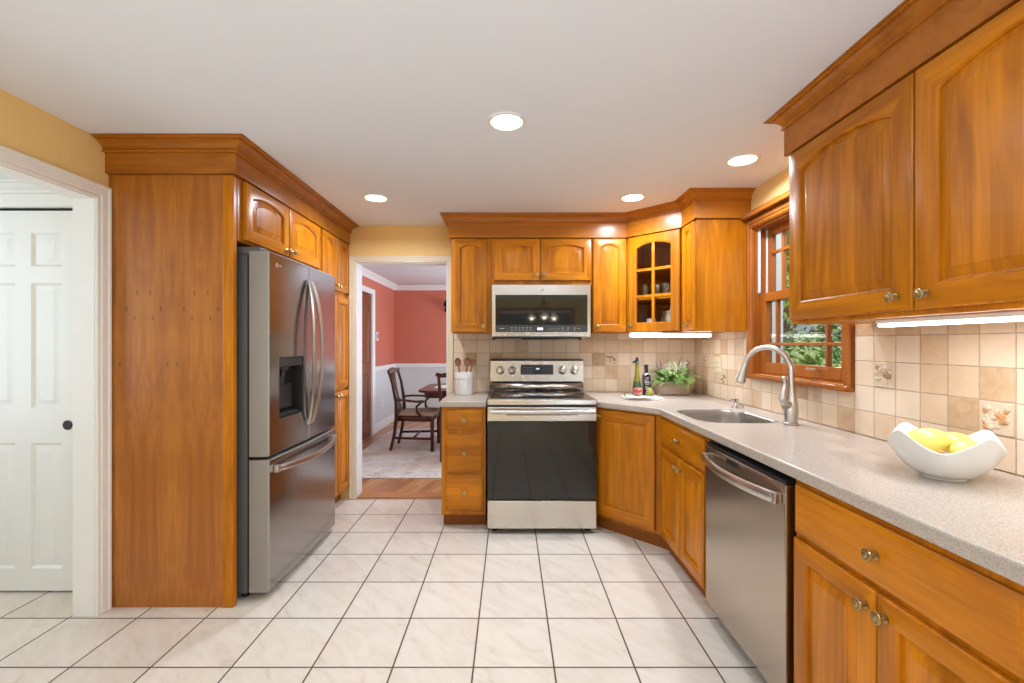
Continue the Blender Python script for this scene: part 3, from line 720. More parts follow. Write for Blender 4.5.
# ------------------------------------------------------------------ worktops, backsplash
ZT = .92
def slab_with_edge(name, label, outer, hole=None):
    bm = bmesh.new()
    def loop(pts): 
        vs = [bm.verts.new((x, y, ZT)) for x, y in pts]; return [bm.edges.new((vs[i], vs[(i + 1) % len(vs)])) for i in range(len(vs))]
    es = loop(outer)
    if hole: es += loop(hole)
    bmesh.ops.triangle_fill(bm, edges=es, use_beauty=True)
    bmesh.ops.recalc_face_normals(bm, faces=bm.faces[:])
    for f in bm.faces:
        if f.normal.z < 0: f.normal_flip()
    r = bmesh.ops.extrude_face_region(bm, geom=bm.faces[:])
    for v in [e for e in r['geom'] if isinstance(e, bmesh.types.BMVert)]: v.co.z = ZT - .038
    bm.normal_update()
    bm.edges.ensure_lookup_table()
    ed = [e for e in bm.edges if abs(e.verts[0].co.z - ZT) < 1e-6 and abs(e.verts[1].co.z - ZT) < 1e-6 and len(e.link_faces) == 2 and abs(e.link_faces[0].normal.z) + abs(e.link_faces[1].normal.z) < 1.5]
    bmesh.ops.bevel(bm, geom=ed, offset=.007, segments=3, affect='EDGES', profile=.5)
    m = MB(); m.bm(bm); return tag(m.build(name, M['counter'], sharp=40), label, 'worktop')
slab_with_edge('worktop', 'short speckled beige worktop left of the range', [(-.502, 3.212), (-.166, 3.212), (-.166, 3.8595), (-.502, 3.8595)])
def rrect(x0, x1, y0, y1, r, n=8):
    return arc(x1 - r, y0 + r, r, -90, 0, n) + arc(x1 - r, y1 - r, r, 0, 90, n) + arc(x0 + r, y1 - r, r, 90, 180, n) + arc(x0 + r, y0 + r, r, 180, 270, n)
SX0, SX1, SY0, SY1 = 1.015, 1.445, 2.335, 2.845
slab_with_edge('worktop', 'long L shaped speckled beige worktop with the sink cut in', [(.620, 3.205), (.917, 2.908), (.950, 2.85), (.952, .795), (1.5895, .795), (1.5895, 3.8595), (.620, 3.8595)], rrect(SX0, SX1, SY0, SY1, .13))
g = thing('sink', 'undermounted stainless steel bowl sink below the window', 'sink', ((SX0 + SX1) / 2, (SY0 + SY1) / 2, ZT - .22))
m = MB(); ox, oy, oz = (SX0 + SX1) / 2, (SY0 + SY1) / 2, ZT - .22
def rr(o, z): return [(x - ox, y - oy, z - oz) for x, y in rrect(SX0 - o, SX1 + o, SY0 - o, SY1 + o, max(.03, .13 + o))]
m.rings([rr(.02, ZT - .0395), rr(-.001, ZT - .0395), rr(-.001, ZT - .009), rr(-.003, ZT - .008), rr(-.006, ZT - .012), rr(-.009, ZT - .05), rr(-.012, ZT - .15), rr(-.03, ZT - .19), rr(-.07, ZT - .205), rr(-.125, ZT - .208)], False, True)
m.build('basin', plain('satin_sink_steel', (.60, .58, .56), .26, 1), g)
m = MB(); m.lathe([(.045, 0), (.045, .004), (.038, .004), (.034, .0005), (.010, .0005)], (0, 0, .0125), 'z', 24); m.build('drain', M['chrome'], g)

g = struct(MB().box(-.480, XR - .0005, YB - .0095, YB - .0005, .9205, 1.80).build('backsplash_back', M['splash_x'], smooth=False), 'tumbled cream and tan tile backsplash behind the range')
def relief(parent, at, rz, seed):
    """a raised square accent tile moulded with shells"""
    rn = random.Random(seed)
    m = MB(); m.box(-.052, .052, -.005, .001, -.052, .052, .003)
    o = m.build('relief_tile', M['relief_base'], parent, at, (0, 0, rz))
    a = MB(); b = MB()
    for i in range(26):
        x, z = rn.uniform(-.036, .036), rn.uniform(-.036, .036); r = rn.uniform(.006, .013)
        q = a if rn.random() < .25 else b
        q.ball((0, 0, 0), r, 10, 6, (1, .55, rn.uniform(.6, 1.1))); n = 7 * 10
        ang = rn.uniform(0, 3.1); mat = Matrix.Translation((x, -.005, z)) @ Matrix.Rotation(ang, 4, 'Y')
        for t in range(len(q.v) - n, len(q.v)): q.v[t] = tuple(mat @ Vector(q.v[t]))
    for i in range(5):
        q = a; q.ball((.013 + .010 * math.cos(i * .6 - .6) * 1.2, -.006, .012 * math.sin(i * .6 - 1.0)), .012, 10, 6, (1.2, .6, .5))
    a.build('shell', M['shell_a' if seed == 11 else 'shell_c'], o); b.build('shell', M['shell_b'], o)
for ix, iz in ((9, 2),):
    relief(g, (-.172 + .11 * (ix + .5), YB - .0095, .92 + .1113 * (iz + .5)), 0, 3)
g = struct(MB().box(XR - .0095, XR - .0005, .795, WY0 - .068, .9205, 1.4155).box(XR - .0095, XR - .0005, WY0 - .068, 2.9948, .9205, 1.1075).box(XR - .0095, XR - .0005, 2.9952, YB - .0097, .9205, 1.4155).build('backsplash_right', M['splash_y'], smooth=False), 'tumbled cream and tan tile backsplash under the window')
for yy, iz, sd in ((1.413 + .11 * .5, 1, 11), (1.413 + .11 * 4.5, 2, 12), (1.413 + .11 * 17.5, 1, 13), (1.413 + .11 * 20.5, 2, 14)):
    relief(g, (XR - .0095, yy, .92 + .1113 * (iz + .5)), R(-90), sd)

# outlets
def plate(name, label, cat, loc, rz, w=.115, h=.118, mat='outlet', slots=2):
    t = thing(name, label, cat, loc, rz); m = MB(); m.box(-w / 2, w / 2, -.006, 0, -h / 2, h / 2, .003); m.build('cover', M[mat], t)
    for s in range(slots):
        xx = (s - (slots - 1) / 2) * .046
        m = MB(); m.box(xx - .017, xx + .017, -.0085, -.005, -.034, .034, .002); q = m.build('socket', M[mat], t)
        for z in (-.017, .017):
            for dx_ in (-.0065, .0065): MB().box(xx + dx_ - .0015, xx + dx_ + .0015, -.0089, -.0080, z - .006, z + .006).build('slot', M['darkgrey'], q, smooth=False)
    return t
plate('wall_outlet', 'ivory outlet plate on the tiled wall beside the fern', 'outlet', (XR - .0100, 3.43, 1.172), R(-90))

# ------------------------------------------------------------------ RANGE (local: front at y = 0, x centred)
FR = 3.14; CX = .227
g = thing('range', 'stainless electric range with a black glass oven door', 'range', (CX, FR, 0)); hw = .381
m = MB(); m.box(-hw + .004, hw - .004, .040, .715, .045, .900, .003); m.build('body', M['case_grey'], g)
for sx in (-1, 1):
    for yy in (.075, .66):
        m = MB(); m.lathe([(.018, .0005), (.022, .004), (.022, .012), (.012, .016), (.012, .0448)], (sx * (hw - .05), yy, 0), 'z', 14); m.build('foot', M['black'], g)
m = MB(); m.box(-hw, hw, 0, .039, .040, .236, .005); m.build('drawer', M['steel'], g)
d = MB(); d.box(-hw, hw, .0, .039, .792, .890, .004).box(-hw, -hw + .022, .004, .039, .246, .7915).box(hw - .022, hw, .004, .039, .246, .7915)
d = d.build('oven_door', [M['steel']], g)
m = MB(); m.box(-hw + .0, hw - .0, .001, .012, .244, .7905, .003); m.build('window', M['ovenglass'], d)
m = MB()
hz = .861; m.tube([(-hw + .02, -.044, hz), (hw - .02, -.044, hz)], (.0105, .014), 14)
m.box(-hw + .018, -hw + .045, -.040, .002, hz - .012, hz + .012, .004); m.box(hw - .045, hw - .018, -.040, .002, hz - .012, hz + .012, .004)
m.build('handle', M['nickel'], d)
m = MB(); m.box(-.25, .25, -.0004, .001, .832, .838); m.build('vent_slot', M['blackgap'], d, smooth=False)
m = MB(); m.box(-hw, hw, -.018, .03, .906, .946, .006); m.box(-hw, hw, .022, .60, .906, .9405, .003); m.build('cooktop_frame', M['steel'], g)
m = MB(); m.box(-hw + .014, hw - .014, .026, .570, .9402, .9465, .002); ct = m.build('cooktop', M['ovenglass'], g)
for x, y, r in ((-.19, .17, .10), (.19, .17, .115), (-.19, .43, .08), (.19, .43, .09), (0, .47, .05)):
    m = MB(); m.lathe([(r, .9464), (r, .9468), (r - .003, .9468), (r - .003, .9464)], (x, y, 0), 'z', 40, cap0=False, cap1=False); m.build('burner_ring', M['darkgrey'], ct)
bw = .384
m = MB(); m.rings([[(x, y, z) for y, z in ((.573, .940), (.5775, 1.008), (.715, 1.008), (.715, .94))] for x in (-bw, bw)]); m.build('backguard_base', M['steel'], g)
m = MB(); m.box(-bw + .01, bw - .01, .605, .71, 1.008, 1.022); m.build('vent_gap', M['blackgap'], g, smooth=False)
bgm = MB(); bgm.rings([[(x, y, z) for y, z in ((.575, 1.022), (.585, 1.190), (.60, 1.197), (.715, 1.197), (.715, 1.022))] for x in (-bw, bw)])
bg = bgm.build('backguard', M['steel'], g)
m = MB(); m.box(-bw, bw, .583, .715, 1.1965, 1.203, .002); m.build('top_cap', M['black'], bg)
tilt = math.atan(.01 / .168)
def on_bg(z): return .575 + .01 * (z - 1.022) / .168
m = MB(); m.box(-.135, .135, -.003, .002, -.041, .041, .002); disp = m.build('control_display', M['black'], bg, (0, on_bg(1.118), 1.118), (-tilt, 0, 0))
m = MB(); m.box(-.008, .020, -.0036, -.0028, .001, .013); m.build('clock', M['lcd'], disp, smooth=False)
m = MB()
for i in range(5):
    for j in range(3): m.box(-.122 + i * .020, -.112 + i * .020, -.0034, -.0029, -.028 + j * .022, -.0245 + j * .022)
m.build('key_pad', M['midgrey'], disp, smooth=False)
m = MB()
for i in range(5):
    for j in range(4): m.box(.045 + i * .018, .051 + i * .018, -.0034, -.0029, -.030 + j * .018, -.027 + j * .018)
m.build('key_pad', M['midgrey'], disp, smooth=False)

for i, x in enumerate((-.302, -.206, .208, .305)):
    m = MB(); m.lathe([(.030, 0), (.030, .004), (.025, .006), (.0235, .026), (.021, .030), (.001, .0305)], (0, 0, 0), '-y', 28); m.box(-.0045, .0045, -.036, -.028, -.023, .023, .002)
    kb = m.build('knob', M['chrome'], bg, (x, on_bg(1.112), 1.112), (-tilt, 0, 0))
    m = MB(); m.lathe([(.034, -.0005), (.034, .001), (.0305, .001), (.0305, -.0005)], (0, 0, 0), '-y', 28, cap0=False, cap1=False); m.build('dial_ring', M['darkgrey'], kb)

# ------------------------------------------------------------------ MICROWAVE
g = thing('microwave', 'stainless over the range microwave with a dark glass door', 'microwave', (.243, 3.45, 1.385)); hw = .381
m = MB(); m.box(-hw, hw, .026, .408, .004, .402, .003); m.build('body', M['case_grey'], g)
m = MB(); m.rings([[(x, y, z) for x, z in ((-hw, 0), (hw, 0), (hw, .402), (-hw, .402))] for y in (.025, .004)] +
                  [[(x, 0, z) for x, z in ((-hw + .004, .004), (hw - .004, .004), (hw - .004, .398), (-hw + .004, .398))],
                   [(x, 0, z) for x, z in ((-hw + .030, .036), (hw - .026, .036), (hw - .026, .322), (-hw + .030, .322))],
                   [(x, .006, z) for x, z in ((-hw + .031, .037), (hw - .027, .037), (hw - .027, .321), (-hw + .031, .321))]], True, True)
fr = m.build('door', M['steel'], g, sharp=20)
m = MB(); m.box(-hw + .030, hw - .026, .0012, .0058, .090, .322, .0006); m.build('window', M['mwglass'], fr)
m = MB(); m.box(-hw + .030, hw - .026, .0010, .0058, .036, .0895, .0006); cp = m.build('control_panel', M['darkgrey'], fr)
m = MB(); m.box(-.030, .014, .0004, .0012, .052, .071); m.build('clock', M['lcd'], cp, smooth=False)
m = MB()
rn = random.Random(2)
for i in range(6):
    m.box(-.232 + i * .029, -.218 + i * .029, .0004, .0011, .066, .072); m.box(-.234 + i * .029, -.216 + i * .029, .0004, .0011, .050, .053)
m.build('key_pad', M['midgrey'], cp, smooth=False); m = MB()
for i in range(6):
    for j in range(2): m.box(.056 + i * .016, .062 + i * .016, .0004, .0011, .050 + j * .014, .054 + j * .014)
m.build('key_pad', M['midgrey'], cp, smooth=False)
for x in (.158, .200, .248):
    m = MB(); m.box(x, x + .014, .0004, .0011, .064, .070); m.box(x - .002, x + .016, .0004, .0011, .050, .053); m.build('key', M['midgrey'], cp, smooth=False)
MB().box(-.318, -.284, .0004, .0011, .061, .067).build('key', M['midgrey'], cp, smooth=False)
MB().box(.276, .300, .0004, .0011, .062, .066).build('key', M['midgrey'], cp, smooth=False)

m = MB(); m.lathe([(.011, 0), (.011, .0012), (.009, .0016), (.001, .0016)], (.008, 0, .362), '-y', 24); m.build('round_badge', M['nickel'], fr)
m = MB(); m.box(-hw + .01, hw - .07, .02, .22, -.014, .003, .003); m.box(-hw + .004, -hw + .03, .022, .05, -.024, -.004, .003); m.box(hw - .09, hw - .068, .022, .05, -.024, -.004, .003)
m.build('vent_grille', M['black'], g)
m = MB(); m.box(-.15, .13, .006, .2, -.020, -.0145, .002); m.build('light_cover', M['black'], g)

# ------------------------------------------------------------------ REFRIGERATOR (local frame faces -y; turned to face the room)
FX = -1.246
g = thing('refrigerator', 'smoky stainless french door refrigerator with water dispenser', 'refrigerator', (FX, 2.330, 0), R(90)); FW = .885
m = MB(); m.box(.004, FW - .004, .115, .72, .035, 1.795, .004); m.build('case', M['case_grey'], g)
m = MB(); pass
for a_ in (.03, FW - .07):
    for b_ in (.13, .62):
        m = MB(); m.lathe([(.018, .0005), (.020, .004), (.020, .020), (.010, .022), (.010, .0345)], (a_ + .02, b_ + .02, 0), 'z', 14); m.build('foot', M['black'], g)
m = MB(); m.box(.006, FW - .006, .1025, .1145, .06, 1.79); m.build('gasket', M['blackgap'], g, smooth=False)
for x0 in (.004, FW - .074):
    m = MB(); m.box(x0, x0 + .07, .045, .20, 1.797, 1.835, .006); m.build('hinge_cover', M['case_grey'], g)
def fdoor(name, x0, x1, z0, z1, hole=None):
    m = MB(); n = 12; bow = .010; w = x1 - x0; xm = FW / 2
    fy = lambda x: -bow * (1 - ((x - xm) / xm) ** 2)
    xs = sorted({x0 + .006, x1 - .006} | {x0 + .006 + (w - .012) * i / n for i in range(n + 1)} | ({hole[0], hole[1]} if hole else set()))
    zs = [z0 + .006, z1 - .006] if not hole else [z0 + .006, hole[2], hole[3], z1 - .006]
    for i in range(len(xs) - 1):
        for j in range(len(zs) - 1):
            a, b, c, d_ = xs[i], xs[i + 1], zs[j], zs[j + 1]
            if hole and hole[0] - 1e-6 <= a and b <= hole[1] + 1e-6 and j == 1: continue
            m.add([(a, fy(a), c), (b, fy(b), c), (b, fy(b), d_), (a, fy(a), d_)], [(0, 1, 2, 3)])
    bot = [(x, fy(x), z0 + .006) for x in xs]; top = [(x, fy(x), z1 - .006) for x in reversed(xs)]
    front = bot + top
    def grow(o, y): return [((x0 if x < x0 + .0061 else x1 if x > x1 - .0061 else x) if o else x, fy(x) + y, (z0 if z < (z0 + z1) / 2 else z1)) for x, _, z in front]
    back = [((x0 if x < x0 + .0061 else x1 if x > x1 - .0061 else x), .102, (z0 if z < (z0 + z1) / 2 else z1)) for x, _, z in front]
    m.rings([front, grow(1, .007), back], False, True, 1)
    if hole:
        a, b, c, d_ = hole; dp = .062
        ff = [(a, fy(a), c), (b, fy(b), c), (b, fy(b), d_), (a, fy(a), d_)]
        m.rings([ff, [(a + .004, .004, c + .004), (b - .004, .004, c + .004), (b - .004, .004, d_ - .004), (a + .004, .004, d_ - .004)], [(a + .01, dp, c + .03), (b - .01, dp, c + .03), (b - .01, dp, d_ - .01), (a + .01, dp, d_ - .01)]], False, True, 2)
    return m.build(name, [M['steel_fridge'], M['steel_side'], M['black']], g, sharp=24)
HO = (.098, .372, .925, 1.258)
d1_ = fdoor('door', .0, .4405, .745, 1.812, HO); d2_ = fdoor('door', .4445, FW, .745, 1.812); d3_ = fdoor('freezer_drawer', 0, FW, .042, .728)
m = MB(); m.box(HO[0] + .004, HO[1] - .004, -.004, .06, 1.205, 1.254, .004); dp = m.build('dispenser', M['darkgrey'], d1_)
m = MB(); m.lathe([(.030, 1.2045), (.028, 1.185), (.014, 1.178), (.012, 1.150), (.001, 1.149)], (.20, .030, 0), 'z', 18); m.box(.150, .250, .045, .060, 1.10, 1.20, .004); m.build('nozzle', M['darkgrey'], d1_)
m = MB(); m.box(.125, .345, .046, .060, .96, 1.10, .006); m.build('paddle', M['darkgrey'], d1_)
m = MB(); m.box(.125, .345, .006, .055, .932, .944, .003); m.build('drip_tray', M['darkgrey'], d1_)
for dd, x, s in ((d1_, .4405 - .030, -1), (d2_, .4445 + .030, 1)):
    pts = []; N = 20
    for i in range(N + 1):
        t = i / N; q = math.sin(math.pi * t); pts.append((x + s * (.040 * q - .010), -.020 - .052 * q ** .7, .845 + (1.715 - .845) * t))
    m = MB(); m.tube(pts, (.011, .019), 14, flat=(s, 0, 0)); m.box(x - s * .010 - .011, x - s * .010 + .011, -.024, -.006, .840, .870, .004); m.box(x - s * .010 - .011, x - s * .010 + .011, -.024, -.006, 1.690, 1.720, .004)
    m.build('handle', M['nickel'], dd)
pts = []
for i in range(21):
    t = i / 20; q = math.sin(math.pi * t); pts.append((.05 + (FW - .10) * t, -.020 - .056 * q ** .7, .672 - .012 * q))
m = MB(); m.tube(pts, (.009, .017), 12, flat=(0, 0, 1)); m.box(.040, .072, -.030, -.002, .652, .690, .005); m.box(FW - .072, FW - .040, -.030, -.002, .652, .690, .005); m.build('handle', M['nickel'], d3_)
m = MB(); m.lathe([(.014, 0), (.014, .0008), (.001, .001)], (.075, -.003, 1.752), '-y', 20); m.box(.094, .122, -.0050, -.0040, 1.746, 1.758); m.build('badge', M['nickel'], d1_)

# ------------------------------------------------------------------ DISHWASHER
g = thing('dishwasher', 'stainless dishwasher with a bowed bar handle under the worktop', 'dishwasher', (.952, 2.187, 0), R(-90)); DWW = .634
m = MB(); m.box(.004, .654, .055, .60, .10, .872, .003); m.build('body', M['blackgap'], g)
m = MB(); m.box(.02, .634, .08, .50, .0005, .0995); m.build('toe_panel', M['black'], g, smooth=False)
m = MB(); m.box(0, DWW, 0, .052, .082, .842, .005); dd = m.build('door', M['steel_dw'], g)
m = MB(); m.box(.002, DWW - .002, .003, .052, .8425, .856, .003); m.build('control_strip', M['black'], dd)
m = MB(); m.box(.215, .315, -.0007, .002, .808, .830, .0006); m.build('display_window', M['black'], dd)
pts = []
for i in range(25):
    t = i / 24; q = math.sin(math.pi * t); pts.append((.030 + (DWW - .06) * t, -.016 - .046 * q ** .75, .788))
m = MB(); m.tube(pts, (.0075, .021), 12, flat=(0, 0, 1)); m.box(.018, .046, -.026, -.001, .769, .808, .004); m.box(DWW - .046, DWW - .018, -.026, -.001, .769, .808, .004); m.build('handle', M['nickel'], dd)

# ------------------------------------------------------------------ FAUCET, SOAP PUMP
fx, fy = 1.440, 2.300
g = thing('faucet', 'brushed nickel gooseneck pull down faucet behind the sink', 'faucet', (fx, fy, ZT + .0005))
m = MB(); m.lathe([(.034, 0), (.034, .006), (.029, .012), (.030, .03), (.033, .06), (.032, .085), (.028, .115), (.022, .150), (.017, .19), (.0155, .22)], (0, 0, 0), 'z', 28); b = m.build('base', M['nickel'], g)
dirx, diry = -.60, .80; dl = math.hypot(dirx, diry); dirx /= dl; diry /= dl
pts = [(0, 0, .21), (0, 0, .265)]; rr_ = .118
for i in range(1, 19):
    a = R(180 * i / 18 * .93); pts.append((dirx * rr_ * (1 - math.cos(a)), diry * rr_ * (1 - math.cos(a)), .265 + rr_ * math.sin(a) * 1.08))
m = MB(); m.tube(pts, .0145, 16); m.build('gooseneck', M['nickel'], g)
e = Vector(pts[-1]); t = (e - Vector(pts[-2])).normalized()
m = MB(); m.tube([e, e + t * .012, e + t * .016, e + t * .060, e + t * .092, e + t * .097], [.0165, .0175, .018, .023, .0285, .026], 18); sh = m.build('spray_head', M['nickel'], g)
m = MB(); m.tube([e + t * .0972, e + t * .1], [.024, .022], 18); m.build('nozzle', M['darkgrey'], sh)
m = MB(); s = Vector((-.93, -.36, 0)).normalized()
hp = [Vector((0, 0, .102)) + s * .022, Vector((0, 0, .112)) + s * .050, Vector((0, 0, .13)) + s * .064, Vector((0, 0, .17)) + s * .056, Vector((0, 0, .205)) + s * .044, Vector((0, 0, .235)) + s * .050, Vector((0, 0, .245)) + s * .052]
m.tube(hp, [.013, .017, .0165, .011, .0085, .0105, .006], 14); m.ball(tuple(hp[-2]), .0135, 12, 8); m.build('lever', M['nickel'], g)
m = MB(); m.tube([Vector((0, 0, .100)) + s * .010, Vector((0, 0, .100)) + s * .045], .021, 16); m.build('valve_collar', M['nickel'], b)
g = thing('soap_pump', 'small chrome soap pump on the worktop behind the sink', 'soap dispenser', (1.456, 2.895, ZT + .0005))
m = MB(); m.lathe([(.026, 0), (.026, .005), (.013, .009), (.012, .030), (.017, .034), (.018, .052), (.010, .058), (.001, .059)], (0, 0, 0), 'z', 20); m.build('body', M['chrome'], g)
m = MB(); m.tube([(0, 0, .047), (-.03, -.01, .050), (-.052, -.017, .044)], .0065, 10); m.build('spout', M['chrome'], g)
m = MB(); m.tube([(.004, 0, .02), (.03, -.012, .016), (.045, -.018, .004)], .006, 10); m.build('hook', M['chrome'], g)

# ------------------------------------------------------------------ COUNTER THINGS
# white wavy bowl with lemons
bx, by = 1.335, 1.385
g = tag(MB().build('fruit_bowl', M['ceramic']) if False else thing('fruit_bowl', 'white ceramic bowl with four raised rim points holding lemons', 'bowl', (bx, by, ZT + .0008)), 'white ceramic bowl with four raised rim points holding lemons', 'bowl')
m = MB(); rs = []; NB = 64
rim = lambda a: .114 + .022 * math.cos(4 * a) + .008 * max(0, math.cos(4 * a)) ** 4
rimr = lambda a: .135 + .002 * math.cos(4 * a)
def bring(t, ins):
    r_ = []
    for j in range(NB):
        a = 2 * math.pi * j / NB
        rad = .050 + (rimr(a) - .050) * (t ** .72) - ins; h = .006 + (rim(a) - .006) * (t ** 1.35)
        r_.append((rad * math.cos(a), rad * math.sin(a), h + (.005 if ins and t < .3 else 0)))
    return r_
rs.append([(.052 * math.cos(2 * math.pi * j / NB), .052 * math.sin(2 * math.pi * j / NB), 0) for j in range(NB)])
for i in range(13): rs.append(bring(i / 12, 0))
top = bring(1, .0025); rs.append([(x, y, z + .0018) for x, y, z in top])
for i in range(12, -1, -1): rs.append(bring(i / 12, .005))
m.rings(rs); m.build('bowl', M['ceramic'], g, sharp=50)
def lemon(loc, rot, L, r, label):
    def fn(v):
        u = v.z / L; tip = math.exp(-((abs(u) - 1.0) / .12) ** 2) * .0; s = max(0, 1 - .25 * abs(u) ** 3); return Vector((v.x * s, v.y * s, v.z))
    m = MB(); prof = []
    for i in range(17):
        a = math.pi * i / 16; z = -L * math.cos(a); rr = r * math.sin(a) ** .9; prof.append((max(rr, .0035 if i not in (0, 16) else .002), z * (1 + .10 * abs(math.cos(a)) ** 8)))
    m.lathe(prof, (0, 0, 0), 'z', 22)
    o = tag(m.build('lemon', M['lemon'], None, loc, rot, sharp=80), label, 'lemon', 'lemons in the white bowl')
    return o
bz = ZT + .0008
lemon((bx - .034, by + .016, bz + .110), (R(86), R(10), R(70)), .054, .037, 'largest lemon, leaning on the left side of the white bowl')
lemon((bx + .056, by + .030, bz + .100), (R(84), 0, R(62)), .047, .032, 'lemon at the back of the white bowl, towards the tiled wall')
lemon((bx + .026, by - .046, bz + .094), (R(90), 0, R(100)), .046, .031, 'lemon at the front of the white bowl, half hidden by its rim')
lemon((bx + .004, by + .006, bz + .044), (R(90), 0, R(40)), .046, .031, 'lemon at the bottom of the white bowl, under the others')

# fern planter in the corner
px, py = 1.315, 3.64
g = thing('planter', 'oblong clay planter of ferns and lavender in the worktop corner', 'potted plant', (px, py, ZT + .0005))
m = MB()
def pr(hx, hy, r, z): return [(x, y, z) for x, y in rrect(-hx, hx, -hy, hy, r, 6)]
m.rings([pr(.120, .055, .04, 0), pr(.135, .066, .045, .010), pr(.145, .072, .048, .05), pr(.140, .070, .047, .095), pr(.130, .062, .044, .108), pr(.124, .056, .042, .106), pr(.122, .054, .04, .085)]); m.build('pot', M['stone_pot'], g)
rn = random.Random(5); m = MB()
def frond(m, base, az, ln, lift, w=.012):
    d = Vector((math.cos(az), math.sin(az), 0)); side = Vector((-d.y, d.x, 0)); N = 9; P = []
    for i in range(N + 1):
        t = i / N; P.append(base + d * ln * (t ** 1.1) + Vector((0, 0, lift * math.sin(min(t * 1.9, 2.6)) - ln * .35 * t * t)))
    for i in range(N):
        t = i / N; ww = .0016
        m.add([P[i] + side * ww, P[i] - side * ww, P[i + 1] - side * ww * .7, P[i + 1] + side * ww * .7], [(0, 1, 2, 3)])
        if i > 0:
            L = w * (1.9 * math.sin(math.pi * min(1, .15 + t * .85)) + .35)
            fwd = (P[i + 1] - P[i]).normalized()
            for sgn in (-1, 1):
                tip = P[i] + side * sgn * L + fwd * L * .65 + Vector((0, 0, -.003))
                m.add([P[i], P[i] + fwd * .007 + side * sgn * L * .4, tip, P[i] - fwd * .003 + side * sgn * L * .45], [(0, 1, 2, 3)])
for i in range(150):
    az = rn.uniform(0, 2 * math.pi); b_ = Vector((rn.uniform(-.10, .10), rn.uniform(-.035, .035), .10))
    ln = rn.uniform(.08, .20)
    if math.sin(az) > 0: ln *= .75
    frond(m, b_, az, ln, rn.uniform(.02, .14), rn.uniform(.012, .019))
m.build('foliage', M['fern'], g, smooth=False)
m = MB()
for i in range(34):
    b_ = Vector((rn.uniform(-.08, .09), rn.uniform(-.06, .03), .145)); tip = b_ + Vector((rn.uniform(-.03, .03), rn.uniform(-.03, .02), rn.uniform(.06, .135)))
    m.tube([b_, tip], .0012, 5)
    for q in range(10):
        c_ = b_.lerp(tip, .4 + .06 * q) + Vector((rn.uniform(-.009, .009), rn.uniform(-.009, .009), 0)); m.ball(tuple(c_), rn.uniform(.004, .0075), 6, 4)
m.build('pale_flower', M['fern_pale'], g)
m = MB()
for x_, dx_ in ((-.10, -.035), (-.09, -.01), (-.03, 0), (.04, .035), (.05, .06), (.07, .05), (.02, .04), (-.06, .01)):
    b_ = Vector((x_, -.02, .14)); tip = b_ + Vector((dx_, rn.uniform(-.03, .01), rn.uniform(.11, .15)))
    for q in range(12): m.ball(tuple(b_.lerp(tip, .45 + .05 * q)), .011 * (1 - .05 * q), 7, 5, (1, 1, 1.3))
    m.tube([b_, tip], .0012, 5)
m.build('lavender_spike', M['lavender'], g)

# marble tray, napkin, apple, pear, bottles
tx, ty = .998, 3.40; tz = ZT + .0005
g = thing('serving_tray', 'white marble tray with small brass end handles by the bottles', 'tray', (tx, ty, tz), R(-8))
m = MB(); m.rings([[(x, y, z) for x, y in rrect(-.145 - o, .145 + o, -.118 - o, .118 + o, .06)] for o, z in ((-.004, 0), (0, .004), (0, .011), (-.003, .014))]); m.build('slab', M['marble'], g)
for s_ in (-1, 1):
    m = MB(); m.tube([(s_ * .125, -.03, .0140), (s_ * .125, -.03, .034), (s_ * .125, -.018, .041), (s_ * .125, .018, .041), (s_ * .125, .03, .034), (s_ * .125, .03, .0140)], .0045, 8); m.build('handle', M['brass'], g)
rn = random.Random(9); m = MB(); nx, ny = 16, 12; vs = []
for lay in (0, 1):
    for i in range(nx + 1):
        for j in range(ny + 1):
            x = -.085 + .17 * i / nx; y = -.07 + .085 * j / ny
            vs.append((x + .006 * math.sin(j * .8), y + .008 * math.sin(i * .7), .003 + .004 * math.sin(i * 1.1) * math.sin(j * .9) + lay * .006))
fs = []; o_ = (nx + 1) * (ny + 1)
for i in range(nx):
    for j in range(ny):
        a = i * (ny + 1) + j; q = (a, a + ny + 1, a + ny + 2, a + 1); fs.append(q); fs.append(tuple(o_ + w_ for w_ in reversed(q)))
for i in range(nx): 
    for j in (0, ny): a = i * (ny + 1) + j; fs.append((a, a + ny + 1, a + ny + 1 + o_, a + o_))
for j in range(ny):
    for i in (0, nx): a = i * (ny + 1) + j; fs.append((a, a + 1, a + 1 + o_, a + o_))
m.add(vs, fs); tag(m.build('napkin', M['linen'], None, (tx - .045, ty - .075, tz + .0158), (0, 0, R(-6)), sharp=80), 'crumpled white linen napkin under the apple on the tray', 'napkin')
g = thing('apple', 'red blushed apple sitting on the white napkin', 'apple', (tx - .050, ty - .080, tz + .029))
def appl(v): 
    r2 = math.hypot(v.x, v.y); dz = -.012 * math.exp(-(r2 / .012) ** 2) * (1 if v.z > 0 else -.6); return Vector((v.x * (1 + .12 * v.z / .04), v.y * (1 + .12 * v.z / .04), v.z * .92 + dz))
m = MB(); m.ball((0, 0, .037), .041, 20, 14, fn=appl); m.build('fruit', M['apple'], g, sharp=80)
m = MB(); m.tube([(0, 0, .060), (.002, .001, .072), (.006, .002, .080)], .0016, 6); m.build('stem', M['bark'], g); g.scale = (.86, .86, .86)
g = thing('pear', 'small green brown pear beside the apple on the tray', 'pear', (tx + .040, ty - .085, tz + .0148), 0)
m = MB(); m.lathe([(.004, .001), (.020, .003), (.031, .014), (.035, .030), (.032, .044), (.024, .057), (.018, .067), (.013, .074), (.002, .077)], (0, 0, 0), 'z', 20); o = m.build('fruit', M['pear'], g, sharp=80); o.rotation_euler = (0, R(-8), 0); o.location = (0, 0, .005)
m = MB(); m.tube([(-.010, 0, .079), (-.022, 0, .096)], .0016, 6); m.build('stem', M['bark'], g); g.scale = (.88, .88, .88)
